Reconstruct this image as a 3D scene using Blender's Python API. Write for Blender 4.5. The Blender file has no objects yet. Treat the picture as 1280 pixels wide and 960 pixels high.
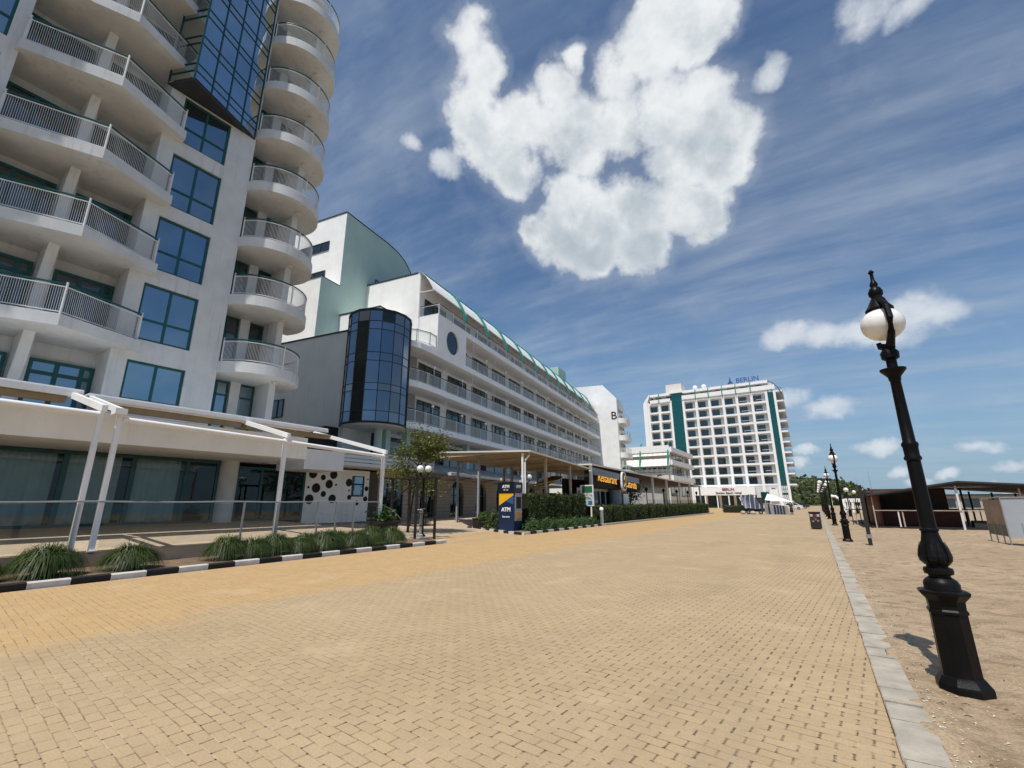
import bpy, bmesh, math, random
from mathutils import Vector, Matrix
R = random.Random(11)
SC = bpy.context.scene
COL = SC.collection
PI = math.pi
V3 = Vector

# ------------------------------------------------------------------ mesh helpers
class MB:
    """collects faces and links them as ONE mesh object"""
    def __init__(s, T=None):
        s.v = []; s.f = []; s.mi = []; s.m = 0; s.T = T
    def P(s, x, y, z):
        s.v.append(V3(s.T(x, y, z)) if s.T else V3((x, y, z))); return len(s.v) - 1
    def F(s, *i):
        s.f.append(i); s.mi.append(s.m)
    def quad(s, a, b, c, d):
        s.F(s.P(*a), s.P(*b), s.P(*c), s.P(*d)); return s
    def box(s, x0, x1, y0, y1, z0, z1):
        i = [s.P(x, y, z) for z in (z0, z1) for y in (y0, y1) for x in (x0, x1)]
        for f in ((0, 2, 3, 1), (4, 5, 7, 6), (0, 1, 5, 4), (2, 6, 7, 3), (0, 4, 6, 2), (1, 3, 7, 5)):
            s.F(*[i[k] for k in f])
        return s
    def prism(s, poly, z0, z1):
        a = [s.P(x, y, z0) for x, y in poly]; b = [s.P(x, y, z1) for x, y in poly]
        n = len(poly)
        s.F(*a[::-1]); s.F(*b)
        for k in range(n):
            s.F(a[k], a[(k + 1) % n], b[(k + 1) % n], b[k])
        return s
    def profile(s, pts, y0, y1):
        """closed (x,z) outline pushed from y0 to y1"""
        a = [s.P(x, y0, z) for x, z in pts]; b = [s.P(x, y1, z) for x, z in pts]
        n = len(pts)
        s.F(*a); s.F(*b[::-1])
        for k in range(n):
            s.F(a[k], b[k], b[(k + 1) % n], a[(k + 1) % n])
        return s
    def tube(s, p, q, r0, r1=None, n=6):
        r1 = r0 if r1 is None else r1
        return s.sweep([p, q], [r0, r1], n)
    def sweep(s, path, rad, n=6, cap=True):
        path = [V3(p) for p in path]
        if not isinstance(rad, (list, tuple)): rad = [rad] * len(path)
        rings = []
        for k, p in enumerate(path):
            d = (path[min(k + 1, len(path) - 1)] - path[max(k - 1, 0)])
            if d.length < 1e-9: d = V3((0, 0, 1))
            d.normalize()
            ref = V3((0, 0, 1)) if abs(d.z) < .9 else V3((1, 0, 0))
            a = d.cross(ref).normalized(); b = d.cross(a)
            rings.append([s.P(*(p + (a * math.cos(t) + b * math.sin(t)) * rad[k]))
                          for t in [2 * PI * (j + .5) / n for j in range(n)]])
        for k in range(len(rings) - 1):
            for j in range(n):
                s.F(rings[k][j], rings[k][(j + 1) % n], rings[k + 1][(j + 1) % n], rings[k + 1][j])
        if cap:
            s.F(*rings[0][::-1]); s.F(*rings[-1])
        return s
    def lathe(s, prof, cx, cy, n=24, rot=0.):
        rings = [[s.P(cx + r * math.cos(rot + 2 * PI * j / n), cy + r * math.sin(rot + 2 * PI * j / n), z)
                  for j in range(n)] for r, z in prof]
        for k in range(len(rings) - 1):
            for j in range(n):
                s.F(rings[k][j], rings[k][(j + 1) % n], rings[k + 1][(j + 1) % n], rings[k + 1][j])
        s.F(*rings[0][::-1]); s.F(*rings[-1])
        return s
    def ball(s, c, rx, ry=None, rz=None, n=18, m=10):
        ry = rx if ry is None else ry; rz = rx if rz is None else rz
        rings = []
        for k in range(1, m):
            t = PI * k / m
            rings.append([s.P(c[0] + rx * math.sin(t) * math.cos(2 * PI * j / n), c[1] + ry * math.sin(t) * math.sin(2 * PI * j / n),
                              c[2] - rz * math.cos(t)) for j in range(n)])
        lo = s.P(c[0], c[1], c[2] - rz); hi = s.P(c[0], c[1], c[2] + rz)
        for j in range(n):
            s.F(lo, rings[0][(j + 1) % n], rings[0][j]); s.F(hi, rings[-1][j], rings[-1][(j + 1) % n])
        for k in range(len(rings) - 1):
            for j in range(n):
                s.F(rings[k][j], rings[k][(j + 1) % n], rings[k + 1][(j + 1) % n], rings[k + 1][j])
        return s
    def disc(s, c, r, ax, ay, nrm, t, n=28):
        """short cylinder, centre c, in-plane axes ax, ay, thickness t along nrm"""
        c, ax, ay, nrm = V3(c), V3(ax), V3(ay), V3(nrm)
        a = [s.P(*(c + (ax * math.cos(2 * PI * j / n) + ay * math.sin(2 * PI * j / n)) * r)) for j in range(n)]
        b = [s.P(*(c + nrm * t + (ax * math.cos(2 * PI * j / n) + ay * math.sin(2 * PI * j / n)) * r)) for j in range(n)]
        s.F(*a[::-1]); s.F(*b)
        for k in range(n): s.F(a[k], a[(k + 1) % n], b[(k + 1) % n], b[k])
        return s
    def build(s, name, mats, parent=None, smooth=False, recalc=True, at=None):
        if not isinstance(mats, (list, tuple)): mats = [mats]
        o0 = org(parent) if parent else V3(at or (0, 0, 0))
        me = bpy.data.meshes.new(name)
        me.from_pydata([tuple(p - o0) for p in s.v], [], s.f)
        for m in mats: me.materials.append(m)
        if len(mats) > 1: me.polygons.foreach_set('material_index', s.mi)
        if recalc:
            bm = bmesh.new(); bm.from_mesh(me)
            bmesh.ops.recalc_face_normals(bm, faces=bm.faces); bm.to_mesh(me); bm.free()
        if smooth:
            me.polygons.foreach_set('use_smooth', [True] * len(me.polygons))
            if smooth != 'all':
                me.set_sharp_from_angle(angle=math.radians(40))
        me.update()
        o = bpy.data.objects.new(name, me); COL.objects.link(o)
        if parent:
            o.parent = parent; ORG[o.name] = o0
        else:
            o.location = o0; ORG[o.name] = o0
        return o
ORG = {}
def org(o): return ORG[o.name]
def tag(o, label=None, cat=None, group=None, kind=None):
    for k, v in (('label', label), ('category', cat), ('group', group), ('kind', kind)):
        if v: o[k] = v
    return o
def thing(name, label, cat, loc=(0, 0, 0), group=None):
    o = bpy.data.objects.new(name, None); COL.objects.link(o)
    o.location = loc; o.empty_display_size = .3; ORG[o.name] = V3(loc)
    return tag(o, label, cat, group)
def kids(o): return [c for c in bpy.data.objects if c.parent == o]
def copy_tree(o, parent=None):
    c = o.copy(); COL.objects.link(c)
    if parent: c.parent = parent
    ORG[c.name] = ORG[o.name].copy()
    for ch in kids(o): copy_tree(ch, c)
    return c
def again(part, d):
    """the same part once more on its thing, moved by d (world)"""
    c = copy_tree(part, part.parent); c.location = part.location + V3(d); return c
def structure(o): o['kind'] = 'structure'; return o

def text(s, size, origin, right, up, mat, name, parent, depth=.03, align='LEFT', shear=0., bold=0., sx=1.):
    cu = bpy.data.curves.new(name, 'FONT'); cu.body = s; cu.size = size; cu.extrude = depth / 2
    cu.align_x = align; cu.shear = shear; cu.offset = bold; cu.resolution_u = 3
    t = bpy.data.objects.new('tmp_text', cu); COL.objects.link(t)
    me = bpy.data.meshes.new_from_object(t, depsgraph=bpy.context.evaluated_depsgraph_get())
    bpy.data.objects.remove(t); bpy.data.curves.remove(cu)
    r = V3(right).normalized(); u = V3(up).normalized(); n = r.cross(u)
    M = Matrix(((r.x, u.x, n.x, 0), (r.y, u.y, n.y, 0), (r.z, u.z, n.z, 0), (0, 0, 0, 1)))
    M = Matrix.Translation(V3(origin) - org(parent)) @ M @ Matrix.Diagonal((sx, 1, 1, 1))
    me.transform(M); me.materials.clear(); me.materials.append(mat); me.name = name
    o = bpy.data.objects.new(name, me); COL.objects.link(o); o.parent = parent; ORG[o.name] = org(parent)
    return o

# ------------------------------------------------------------------ materials
def nt(name):
    m = bpy.data.materials.new(name); m.use_nodes = True
    t = m.node_tree; t.nodes.clear()
    return m, t
class G:
    """tiny node-graph helper"""
    def __init__(s, t): s.t = t
    def n(s, typ, **kw):
        x = s.t.nodes.new(typ)
        for k, v in kw.items(): setattr(x, k, v)
        return x
    def l(s, a, b): s.t.links.new(a, b)
    def put(s, sock, v):
        if hasattr(v, 'node'): s.l(v, sock)
        elif v is not None: sock.default_value = v
    def math(s, op, a, b=None, c=None, clamp=False):
        x = s.n('ShaderNodeMath', operation=op, use_clamp=clamp)
        for k, v in enumerate((a, b, c)): s.put(x.inputs[k], v)
        return x.outputs[0]
    def vec(s, op, a, b=None, out=0):
        x = s.n('ShaderNodeVectorMath', operation=op)
        s.put(x.inputs[0], a); s.put(x.inputs[1], b)
        return x.outputs[out]
    def mix(s, f, a, b, bt='MIX'):
        x = s.n('ShaderNodeMix', data_type='RGBA', blend_type=bt)
        s.put(x.inputs[0], f)
        for sock, v in ((x.inputs[6], a), (x.inputs[7], b)):
            s.put(sock, v if hasattr(v, 'node') else (*v, 1))
        return x.outputs[2]
    def noise(s, vec, scale, detail=4, rough=.55, out=0, dim='3D', lac=2.):
        x = s.n('ShaderNodeTexNoise', noise_dimensions=dim)
        if vec is not None: s.l(vec, x.inputs['Vector'])
        x.inputs['Scale'].default_value = scale; x.inputs['Detail'].default_value = detail
        x.inputs['Roughness'].default_value = rough; x.inputs['Lacunarity'].default_value = lac
        return x.outputs[out]
    def ramp(s, f, lo, hi, smooth=False):
        x = s.n('ShaderNodeMapRange', clamp=True)
        if smooth: x.interpolation_type = 'SMOOTHSTEP'
        s.put(x.inputs[0], f); x.inputs[1].default_value = lo; x.inputs[2].default_value = hi
        return x.outputs[0]
    def mapping(s, vec, scale=(1, 1, 1), rot=(0, 0, 0), loc=(0, 0, 0)):
        x = s.n('ShaderNodeMapping'); s.l(vec, x.inputs[0])
        x.inputs['Location'].default_value = loc; x.inputs['Rotation'].default_value = rot; x.inputs['Scale'].default_value = scale
        return x.outputs[0]
    def coord(s): return s.n('ShaderNodeTexCoord').outputs['Object']
    def bump(s, h, strength=.3, dist=.02, normal=None):
        x = s.n('ShaderNodeBump'); s.l(h, x.inputs['Height'])
        x.inputs['Strength'].default_value = strength; x.inputs['Distance'].default_value = dist
        if normal is not None: s.l(normal, x.inputs['Normal'])
        return x.outputs[0]
    def pbr(s, col, rough=.6, metal=0., spec=.5, normal=None, **kw):
        x = s.n('ShaderNodeBsdfPrincipled')
        s.put(x.inputs['Base Color'], col if hasattr(col, 'node') else (*col, 1))
        s.put(x.inputs['Roughness'], rough); s.put(x.inputs['Metallic'], metal)
        x.inputs['Specular IOR Level'].default_value = spec
        if normal is not None: s.l(normal, x.inputs['Normal'])
        for k, v in kw.items():
            s.put(x.inputs[k.replace('_', ' ')], v if hasattr(v, 'node') or not isinstance(v, tuple) else (*v, 1))
        return x.outputs[0]
    def out(s, sh):
        o = s.n('ShaderNodeOutputMaterial'); s.l(sh, o.inputs[0])

def paint(name, c, var=.12, scale=1.3, rough=.7, bump=.15, bscale=45, streak=0., metal=0., spec=.4, dirt=(.30, .26, .21), coat=0.):
    m, t = nt(name); g = G(t); co = g.coord()
    n1 = g.noise(co, scale, 5)
    dark = tuple(x * (1 - var) for x in c); lite = tuple(min(1, x * (1 + var * .6)) for x in c)
    col = g.mix(g.ramp(n1, .3, .7), dark, lite)
    if streak:
        st = g.noise(g.mapping(co, (2.6, 2.6, .16)), 1.6, 6, .6)
        patch = g.noise(co, .55, 3)
        f = g.math('MULTIPLY', g.ramp(st, .52, .78), g.ramp(patch, .35, .7))
        col = g.mix(g.math('MULTIPLY', f, streak), col, dirt)
    nb = g.bump(g.noise(co, bscale, 3, .6), bump, .01) if bump else None
    r = g.math('ADD', g.math('MULTIPLY', n1, .2), rough - .1)
    g.out(g.pbr(col, r, metal, spec, nb, Coat_Weight=coat))
    return m

def glass(name, tint, base, metal=.75, rough=.03, wav=.06, spec=.5):
    """tinted, half-mirrored facade glass: dark body, coloured mirror coat, slightly wavy panes"""
    m, t = nt(name); g = G(t); co = g.coord()
    n = g.noise(co, .9, 2)
    v = g.noise(co, .45, 2); oi = g.n('ShaderNodeObjectInfo').outputs['Random']
    ri = g.n('ShaderNodeNewGeometry').outputs['Random Per Island']
    k = g.math('ADD', g.math('MULTIPLY', g.ramp(v, .3, .7), .4), g.math('MULTIPLY', g.math('FRACT', g.math('ADD', g.math('MULTIPLY', oi, 7.3), ri)), .6))
    col = g.mix(k, tuple(x * .68 for x in tint), tuple(min(1., x * 1.12) for x in tint))
    nb = g.bump(n, wav, .06)
    a = g.pbr(col, rough, 1., spec, nb); b = g.pbr(base, .12, 0., spec, nb)
    mx = g.n('ShaderNodeMixShader'); mx.inputs[0].default_value = metal
    g.l(b, mx.inputs[1]); g.l(a, mx.inputs[2]); g.out(mx.outputs[0])
    return m
def clear_glass(name, tint=(.62, .72, .7), refl=.12):
    m, t = nt(name); g = G(t)
    tr = g.n('ShaderNodeBsdfTransparent'); tr.inputs[0].default_value = (*tint, 1)
    gl = g.n('ShaderNodeBsdfGlossy'); gl.inputs['Roughness'].default_value = .02; gl.inputs[0].default_value = (.8, .9, .92, 1)
    fr = g.n('ShaderNodeFresnel'); fr.inputs[0].default_value = 1.5
    f = g.math('ADD', g.math('MULTIPLY', fr.outputs[0], .7), refl, clamp=True)
    mx = g.n('ShaderNodeMixShader'); g.l(f, mx.inputs[0]); g.l(tr.outputs[0], mx.inputs[1]); g.l(gl.outputs[0], mx.inputs[2])
    g.out(mx.outputs[0]); return m
def leafmat(name, c1, c2, c3=None, rough=.5, trans=.25):
    m, t = nt(name); g = G(t)
    geo = g.n('ShaderNodeNewGeometry')
    r = geo.outputs['Random Per Island']
    col = g.mix(r, c1, c2)
    if c3: col = g.mix(g.ramp(r, .90, .94), col, c3)
    col = g.mix(g.math('MULTIPLY', g.ramp(g.noise(g.coord(), 1.7, 2), .4, .65), .5), col, tuple(x * .55 for x in c1))
    sh = g.pbr(col, rough, 0., .35)
    tl = g.n('ShaderNodeBsdfTranslucent'); g.put(tl.inputs[0], g.mix(.5, col, c2))
    mx = g.n('ShaderNodeMixShader'); mx.inputs[0].default_value = trans
    g.l(sh, mx.inputs[1]); g.l(tl.outputs[0], mx.inputs[2]); g.out(mx.outputs[0]); return m

class M: pass
M.stucco = paint('weathered_white_stucco', (.63, .65, .655), .12, .9, .85, .4, 60, .8, dirt=(.33, .31, .27))
M.white = paint('white_stucco', (.86, .86, .84), .07, 1.1, .8, .25, 50, .30, dirt=(.45, .43, .38))
M.bright = paint('white_paint', (.86, .86, .85), .05, 1.5, .5, .05, 60, .2)
M.soffit = paint('soffit_plaster', (.64, .61, .56), .08, .8, .9, .2, 60)
M.grey = paint('grey_render', (.66, .69, .68), .08, .5, .9, .25, 50, .35)
M.slate = paint('grey_metal_sheet', (.30, .31, .32), .1, 1., .5, .1, 60)
M.green = paint('sea_green_render', (.46, .60, .54), .08, .45, .85, .25, 50, .3, dirt=(.2, .33, .3))
M.greentube = paint('green_painted_steel', (.015, .23, .19), .1, 2., .35, 0)
M.teal = paint('dark_teal_frame', (.012, .085, .088), .15, 2., .35, 0)
M.steel = paint('white_steel', (.70, .70, .69), .06, 2., .45, .03, 60, .25)
M.galv = paint('galvanised_steel', (.38, .39, .40), .12, 3., .42, .05, 60, 0, .6)
M.black = paint('black_cast_iron', (.006, .006, .0065), .35, 3., .40, .15, 70, .35, 0, .13, dirt=(.05, .042, .034))
M.blackwood = paint('black_painted_wood', (.022, .018, .017), .3, 3., .55, .1, 50)
M.rubber = paint('dark_coping', (.03, .034, .038), .2, 2., .6, .1)
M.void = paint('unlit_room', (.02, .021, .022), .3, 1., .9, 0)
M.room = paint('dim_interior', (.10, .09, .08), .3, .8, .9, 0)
M.curtain = paint('sheer_curtain', (.66, .68, .68), .1, 2., .9, .1, 30)
M.drape = paint('tan_drape', (.30, .27, .19), .2, 2., .9, .2, 30)
M.stone = None
M.gblue = glass('tinted_blue_glass', (.36, .48, .56), (.015, .03, .045), .80, .03, .05)
M.gbay = glass('mirror_curtain_glass', (.60, .68, .72), (.02, .03, .04), .88, .02, .08)
M.gcyl = glass('navy_curtain_glass', (.20, .26, .33), (.008, .014, .025), .8, .03, .05)
M.gcyl2 = glass('pale_curtain_glass', (.30, .33, .35), (.02, .025, .03), .7, .06, .05)
M.gcyl3 = glass('smoked_curtain_glass', (.055, .065, .06), (.01, .013, .012), .8, .08, .05)
M.gdark = glass('dark_window_glass', (.17, .20, .21), (.014, .02, .022), .55, .05, .05)
M.gteal = glass('teal_stair_glass', (.05, .24, .22), (.012, .09, .085), .7, .06, .05)
M.clear = clear_glass('clear_pane', (.62, .74, .74), .02)
M.rail = clear_glass('railing_pane', (.84, .86, .85), .015)
def opal():
    m, t = nt('opal_globe'); g = G(t)
    g.out(g.pbr((.82, .82, .80), .18, 0., .5, None, Subsurface_Weight=.25, Subsurface_Scale=.05)); return m
M.opal = opal()
M.canvas = paint('white_awning_fabric', (.80, .80, .79), .05, 1., .8, .08, 30)
M.tan = paint('folded_beige_fabric', (.27, .225, .16), .2, 3., .9, .2, 20)
M.brown = paint('brown_slatted_soffit', (.42, .335, .24), .2, 2., .7, .1)
M.cream = paint('cream_trim', (.66, .63, .55), .06, 2., .55, .05)
M.redwood = paint('dark_red_boards', (.13, .035, .022), .3, 2., .7, .2, 20)
M.tar = paint('dark_roof_felt', (.045, .04, .038), .25, 1., .85, .2, 30)
M.bare = paint('weathered_timber', (.42, .34, .26), .2, 3., .8, .2, 30)
M.navy = paint('navy_panel', (.012, .03, .075), .15, 1., .3, 0)
M.yellow = paint('yellow_panel', (.80, .46, .02), .05, 1., .35, 0)
M.orange = paint('orange_panel', (.75, .30, .02), .05, 1., .35, 0)
M.lilac = paint('lilac_panel', (.40, .27, .50), .05, 1., .35, 0)
M.sign = paint('white_lettering', (.85, .85, .85), .02, 1., .4, 0)
M.ink = paint('dark_lettering', (.04, .025, .02), .1, 1., .5, 0)
M.redink = paint('red_lettering', (.22, .02, .03), .1, 1., .5, 0)
M.blueink = paint('blue_lettering', (.03, .09, .32), .1, 1., .5, 0)
M.signgrey = paint('grey_blue_sign_band', (.20, .24, .29), .12, 2., .5, .05)
M.concrete = paint('pale_concrete', (.44, .40, .34), .14, 2., .85, .3, 40, .2)
M.ceil = paint('shop_ceiling', (.5, .47, .42), .05, 1., .8, 0)
M.carpaint = paint('white_car_paint', (.7, .7, .7), .03, 1., .25, 0, coat=.5)
M.tyre = paint('tyre_rubber', (.02, .02, .02), .2, 2., .8, .1)
def neon():
    m, t = nt('lit_neon_script'); g = G(t)
    g.out(g.pbr((.75, .33, .03), .4, 0., .5, None, Emission_Color=(1., .48, .06), Emission_Strength=.85)); return m
M.neon = neon()

def stonemat():
    m, t = nt('tan_stone_blocks'); g = G(t); sp = g.n('ShaderNodeSeparateXYZ'); g.l(g.coord(), sp.inputs[0])
    cb = g.n('ShaderNodeCombineXYZ'); g.l(sp.outputs[1], cb.inputs[0]); g.l(sp.outputs[2], cb.inputs[1]); co = cb.outputs[0]
    b = g.n('ShaderNodeTexBrick'); g.l(co, b.inputs['Vector'])
    b.inputs['Scale'].default_value = 1.; b.inputs['Brick Width'].default_value = .62; b.inputs['Row Height'].default_value = .30
    b.inputs['Mortar Size'].default_value = .012; b.inputs['Color1'].default_value = (.60, .52, .42, 1)
    b.inputs['Color2'].default_value = (.60, .52, .42, 1); b.inputs['Mortar'].default_value = (.14, .12, .10, 1)
    ob = g.coord()
    col = g.mix(g.math('MULTIPLY', g.noise(ob, 3, 4), .5), b.outputs[0], (.24, .19, .14))
    g.out(g.pbr(col, .9, 0, .3, g.bump(b.outputs['Fac'], .5, -.02))); return m
M.stone = stonemat()

def pavers():
    m, t = nt('tan_concrete_pavers'); g = G(t); co = g.coord()
    a = math.radians(5.5)
    p = g.mapping(co, (1, 1, 1), (0, 0, a))
    sep = g.n('ShaderNodeSeparateXYZ'); g.l(p, sep.inputs[0])
    wob = g.noise(co, 2.2, 2)
    x = g.math('ADD', sep.outputs[0], g.math('MULTIPLY', wob, .03)); y = g.math('ADD', sep.outputs[1], g.math('MULTIPLY', wob, .03))
    W, H = .202, .101
    ry = g.math('DIVIDE', y, H); row = g.math('FLOOR', ry); fy = g.math('FRACT', ry)
    odd = g.math('MULTIPLY', g.math('MODULO', g.math('ABSOLUTE', row), 2.), .5)
    rx = g.math('ADD', g.math('DIVIDE', x, W), odd); cx = g.math('FLOOR', rx); fx = g.math('FRACT', rx)
    # distance to the nearest joint, in metres
    jx = g.math('MULTIPLY', g.math('MINIMUM', fx, g.math('SUBTRACT', 1., fx)), W)
    jy = g.math('MULTIPLY', g.math('MINIMUM', fy, g.math('SUBTRACT', 1., fy)), H)
    hx = g.math('SUBTRACT', 1., g.ramp(jx, .0045, .012)); hy = g.math('SUBTRACT', 1., g.ramp(jy, .002, .007))
    cell = g.n('ShaderNodeCombineXYZ'); g.l(cx, cell.inputs[0]); g.l(row, cell.inputs[1])
    wn = g.n('ShaderNodeTexWhiteNoise', noise_dimensions='2D'); g.l(cell.outputs[0], wn.inputs[0]); rnd = wn.outputs['Value']
    big = g.noise(co, .35, 5, .6); mid = g.noise(co, 1.7, 4, .6); fine = g.noise(co, 60, 3, .6); fin2 = g.noise(co, 14, 3, .65)
    tan = g.mix(g.ramp(big, .3, .7), (.422, .308, .178), (.487, .362, .218))
    ox = g.n('ShaderNodeSeparateXYZ'); g.l(co, ox.inputs[0])
    edge = g.math('ADD', ox.outputs[0], g.math('MULTIPLY', g.math('SUBTRACT', mid, .5), 1.5))
    edge = g.math('ADD', edge, g.math('MULTIPLY', g.math('SUBTRACT', big, .5), 2.))
    yel = g.ramp(g.math('MULTIPLY', edge, -1.), 7.6, 8.3)
    rosy = g.mix(g.ramp(mid, .35, .7), (.525, .350, .165), (.49, .322, .158))
    col = g.mix(yel, tan, rosy)
    shade = g.math('ADD', .95, g.math('MULTIPLY', rnd, .085))
    cc = g.n('ShaderNodeCombineColor')
    for k in range(3): g.l(shade, cc.inputs[k])
    col = g.mix(1., col, cc.outputs[0], 'MULTIPLY')
    col = g.mix(g.math('MULTIPLY', g.ramp(fine, .42, .72), .42), col, (.25, .18, .11))
    col = g.mix(g.math('MULTIPLY', g.ramp(fin2, .56, .72), .16), col, (.25, .19, .13))
    # joints: sand-filled bed joints, dirty broken head joints
    nz = g.noise(co, 5.5, 4, .7)
    right = g.ramp(ox.outputs[0], -6., -.3)
    dh = g.math('MULTIPLY', hx, g.ramp(nz, .36, .54)); dh = g.math('MULTIPLY', dh, g.math('SUBTRACT', 1., g.math('MULTIPLY', yel, .75)))
    dh = g.math('MULTIPLY', dh, g.math('ADD', .62, g.math('MULTIPLY', right, .38)))
    wn2 = g.n('ShaderNodeTexWhiteNoise', noise_dimensions='2D'); g.l(g.vec('ADD', cell.outputs[0], (17.3, 5.1, 0)), wn2.inputs[0])
    dh = g.math('MULTIPLY', dh, g.math('MULTIPLY', g.ramp(wn2.outputs['Value'], -.25, .6), g.ramp(g.noise(co, 24, 4, .75), .33, .50)))
    cd_ = g.math('SQRT', g.math('ADD', g.math('MULTIPLY', jx, jx), g.math('MULTIPLY', jy, jy)))
    cd_ = g.math('ADD', cd_, g.math('MULTIPLY', g.math('SUBTRACT', g.noise(co, 70, 2), .5), .012))
    wn3 = g.n('ShaderNodeTexWhiteNoise', noise_dimensions='2D'); g.l(g.vec('ADD', g.vec('SNAP', p, (W / 2, H, 1.)), (3.3, 9.1, 0)), wn3.inputs[0])
    dot = g.math('MULTIPLY', g.math('SUBTRACT', 1., g.ramp(cd_, .009, .019)), g.ramp(g.math('ADD', wn3.outputs['Value'], g.math('MULTIPLY', right, .22)), .56, .80))
    dot = g.math('MULTIPLY', dot, g.ramp(g.noise(co, .8, 4, .65), .36, .58))
    db = g.math('MULTIPLY', hy, g.ramp(g.noise(co, 3.1, 4, .7), .40, .62)); db = g.math('MULTIPLY', db, .82)
    sandj = g.math('MULTIPLY', hy, g.math('MULTIPLY', g.ramp(g.noise(co, 2.3, 3, .6), .5, .62), .55))
    col = g.mix(db, col, (.13, .10, .07))
    col = g.mix(sandj, col, (.58, .48, .33))
    col = g.mix(g.math('MULTIPLY', dh, .92), col, (.055, .042, .03))
    col = g.mix(g.math('MULTIPLY', dot, .92), col, (.035, .026, .018))
    # worn, wheel-dirty patches by the sea-side edge, drifts of sand
    st = g.math('MULTIPLY', g.ramp(g.noise(g.mapping(co, (1.2, .16, 1)), 1., 5, .6), .5, .75), right)
    col = g.mix(g.math('MULTIPLY', st, .36), col, (.19, .15, .11))
    blot = g.math('MULTIPLY', g.ramp(g.noise(co, .62, 7, .7), .54, .66), g.ramp(g.noise(co, 9, 4, .7), .40, .62))
    col = g.mix(g.math('MULTIPLY', blot, .13), col, (.20, .145, .09))
    drift = g.math('MULTIPLY', g.ramp(g.noise(co, .9, 6, .62), .57, .68), .45)
    col = g.mix(drift, col, (.53, .40, .26))
    h = g.math('SUBTRACT', g.math('MULTIPLY', fine, .25), g.math('ADD', hx, g.math('MULTIPLY', hy, .7)))
    h = g.math('ADD', h, g.math('MULTIPLY', rnd, .35))
    g.out(g.pbr(col, .88, 0, .25, g.bump(h, .55, .004))); return m
M.pavers = pavers()

def sandmat():
    m, t = nt('trodden_beach_sand'); g = G(t); co = g.coord()
    a = g.noise(co, .35, 6, .62); b = g.noise(co, 3.2, 6, .62); c = g.noise(co, 40, 4, .7)
    col = g.mix(g.ramp(a, .3, .7), (.40, .295, .188), (.525, .40, .268))
    col = g.mix(g.math('MULTIPLY', g.ramp(b, .47, .66), .65), col, (.205, .142, .088))
    col = g.mix(g.math('MULTIPLY', g.ramp(c, .45, .7), .6), col, (.17, .118, .072))
    v = g.n('ShaderNodeTexVoronoi'); g.l(co, v.inputs['Vector']); v.inputs['Scale'].default_value = 16
    sp = g.math('MULTIPLY', g.math('LESS_THAN', v.outputs[0], .13), g.ramp(b, .47, .55))
    col = g.mix(g.math('MULTIPLY', sp, .75), col, (.66, .58, .48))
    v2 = g.n('ShaderNodeTexVoronoi'); g.l(co, v2.inputs['Vector']); v2.inputs['Scale'].default_value = 9
    sp2 = g.math('MULTIPLY', g.math('LESS_THAN', v2.outputs[0], .10), g.ramp(g.noise(co, 2.1, 3), .5, .56))
    col = g.mix(g.math('MULTIPLY', sp2, .8), col, (.09, .06, .04))
    h = g.math('ADD', g.math('MULTIPLY', b, 1.), g.math('MULTIPLY', c, .22))
    g.out(g.pbr(col, .95, 0, .15, g.bump(h, 1., .09))); return m
M.sand = sandmat()
M.soil = paint('dry_brown_mulch', (.20, .135, .085), .35, 3., .95, .8, 25)
M.terrace = paint('buff_terrace_paving', (.47, .37, .26), .12, 2., .9, .2, 30)
M.curbstone = paint('grey_curb_stone', (.42, .375, .305), .26, 4.5, .92, .8, 45, .6, dirt=(.20, .165, .12))
M.kerbblack = paint('black_kerb_paint', (.016, .014, .013), .4, 5., .75, .3, 40)
M.kerbwhite = paint('white_kerb_paint', (.62, .60, .57), .15, 5., .8, .3, 40, .5)
M.shell = paint('shell_grit', (.66, .58, .48), .3, 9., .8, .2)
M.leafdark = leafmat('hedge_leaves', (.042, .066, .018), (.095, .128, .034))
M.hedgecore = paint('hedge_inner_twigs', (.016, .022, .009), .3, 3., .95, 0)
M.leafbush = leafmat('shrub_leaves', (.045, .095, .025), (.095, .17, .042))
M.leafgrass = leafmat('ornamental_grass_blades', (.036, .064, .014), (.095, .142, .034), (.20, .18, .08), .45, .2)
M.leaftree = leafmat('yellow_green_leaves', (.085, .12, .03), (.20, .215, .05), (.34, .26, .07), .45, .35)
M.leafhill = leafmat('forest_leaves', (.050, .072, .024), (.125, .140, .045))
M.bark = paint('dark_bark', (.045, .035, .025), .3, 4., .9, .5, 25)

# ------------------------------------------------------------------ camera, sun, sky
def basis(pitch, roll, yaw):
    cy, sy = math.cos(yaw), math.sin(yaw)
    f = V3((sy * math.cos(pitch), cy * math.cos(pitch), math.sin(pitch)))
    r = V3((cy, -sy, 0)); u = r.cross(f)
    return r * math.cos(roll) + u * math.sin(roll), u * math.cos(roll) - r * math.sin(roll), f
r_, u_, f_ = basis(math.radians(14.73), math.radians(-.17), math.radians(-33.02))
cd = bpy.data.cameras.new('camera'); cam = bpy.data.objects.new('camera', cd); COL.objects.link(cam)
cd.sensor_fit = 'HORIZONTAL'; cd.sensor_width = 36; cd.lens = 36 * 564.9 / 1280
cd.clip_start = .1; cd.clip_end = 6000
cam.matrix_world = Matrix(((r_.x, u_.x, -f_.x, 0), (r_.y, u_.y, -f_.y, 0), (r_.z, u_.z, -f_.z, 1.6), (0, 0, 0, 1)))
SC.camera = cam
TOSUN = V3((.07, -1., 2.03)).normalized()
sl = bpy.data.lights.new('sun', 'SUN'); sun = bpy.data.objects.new('sun', sl); COL.objects.link(sun)
sl.energy = 4.2; sl.angle = math.radians(.5); sl.color = (1., .955, .88)
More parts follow.
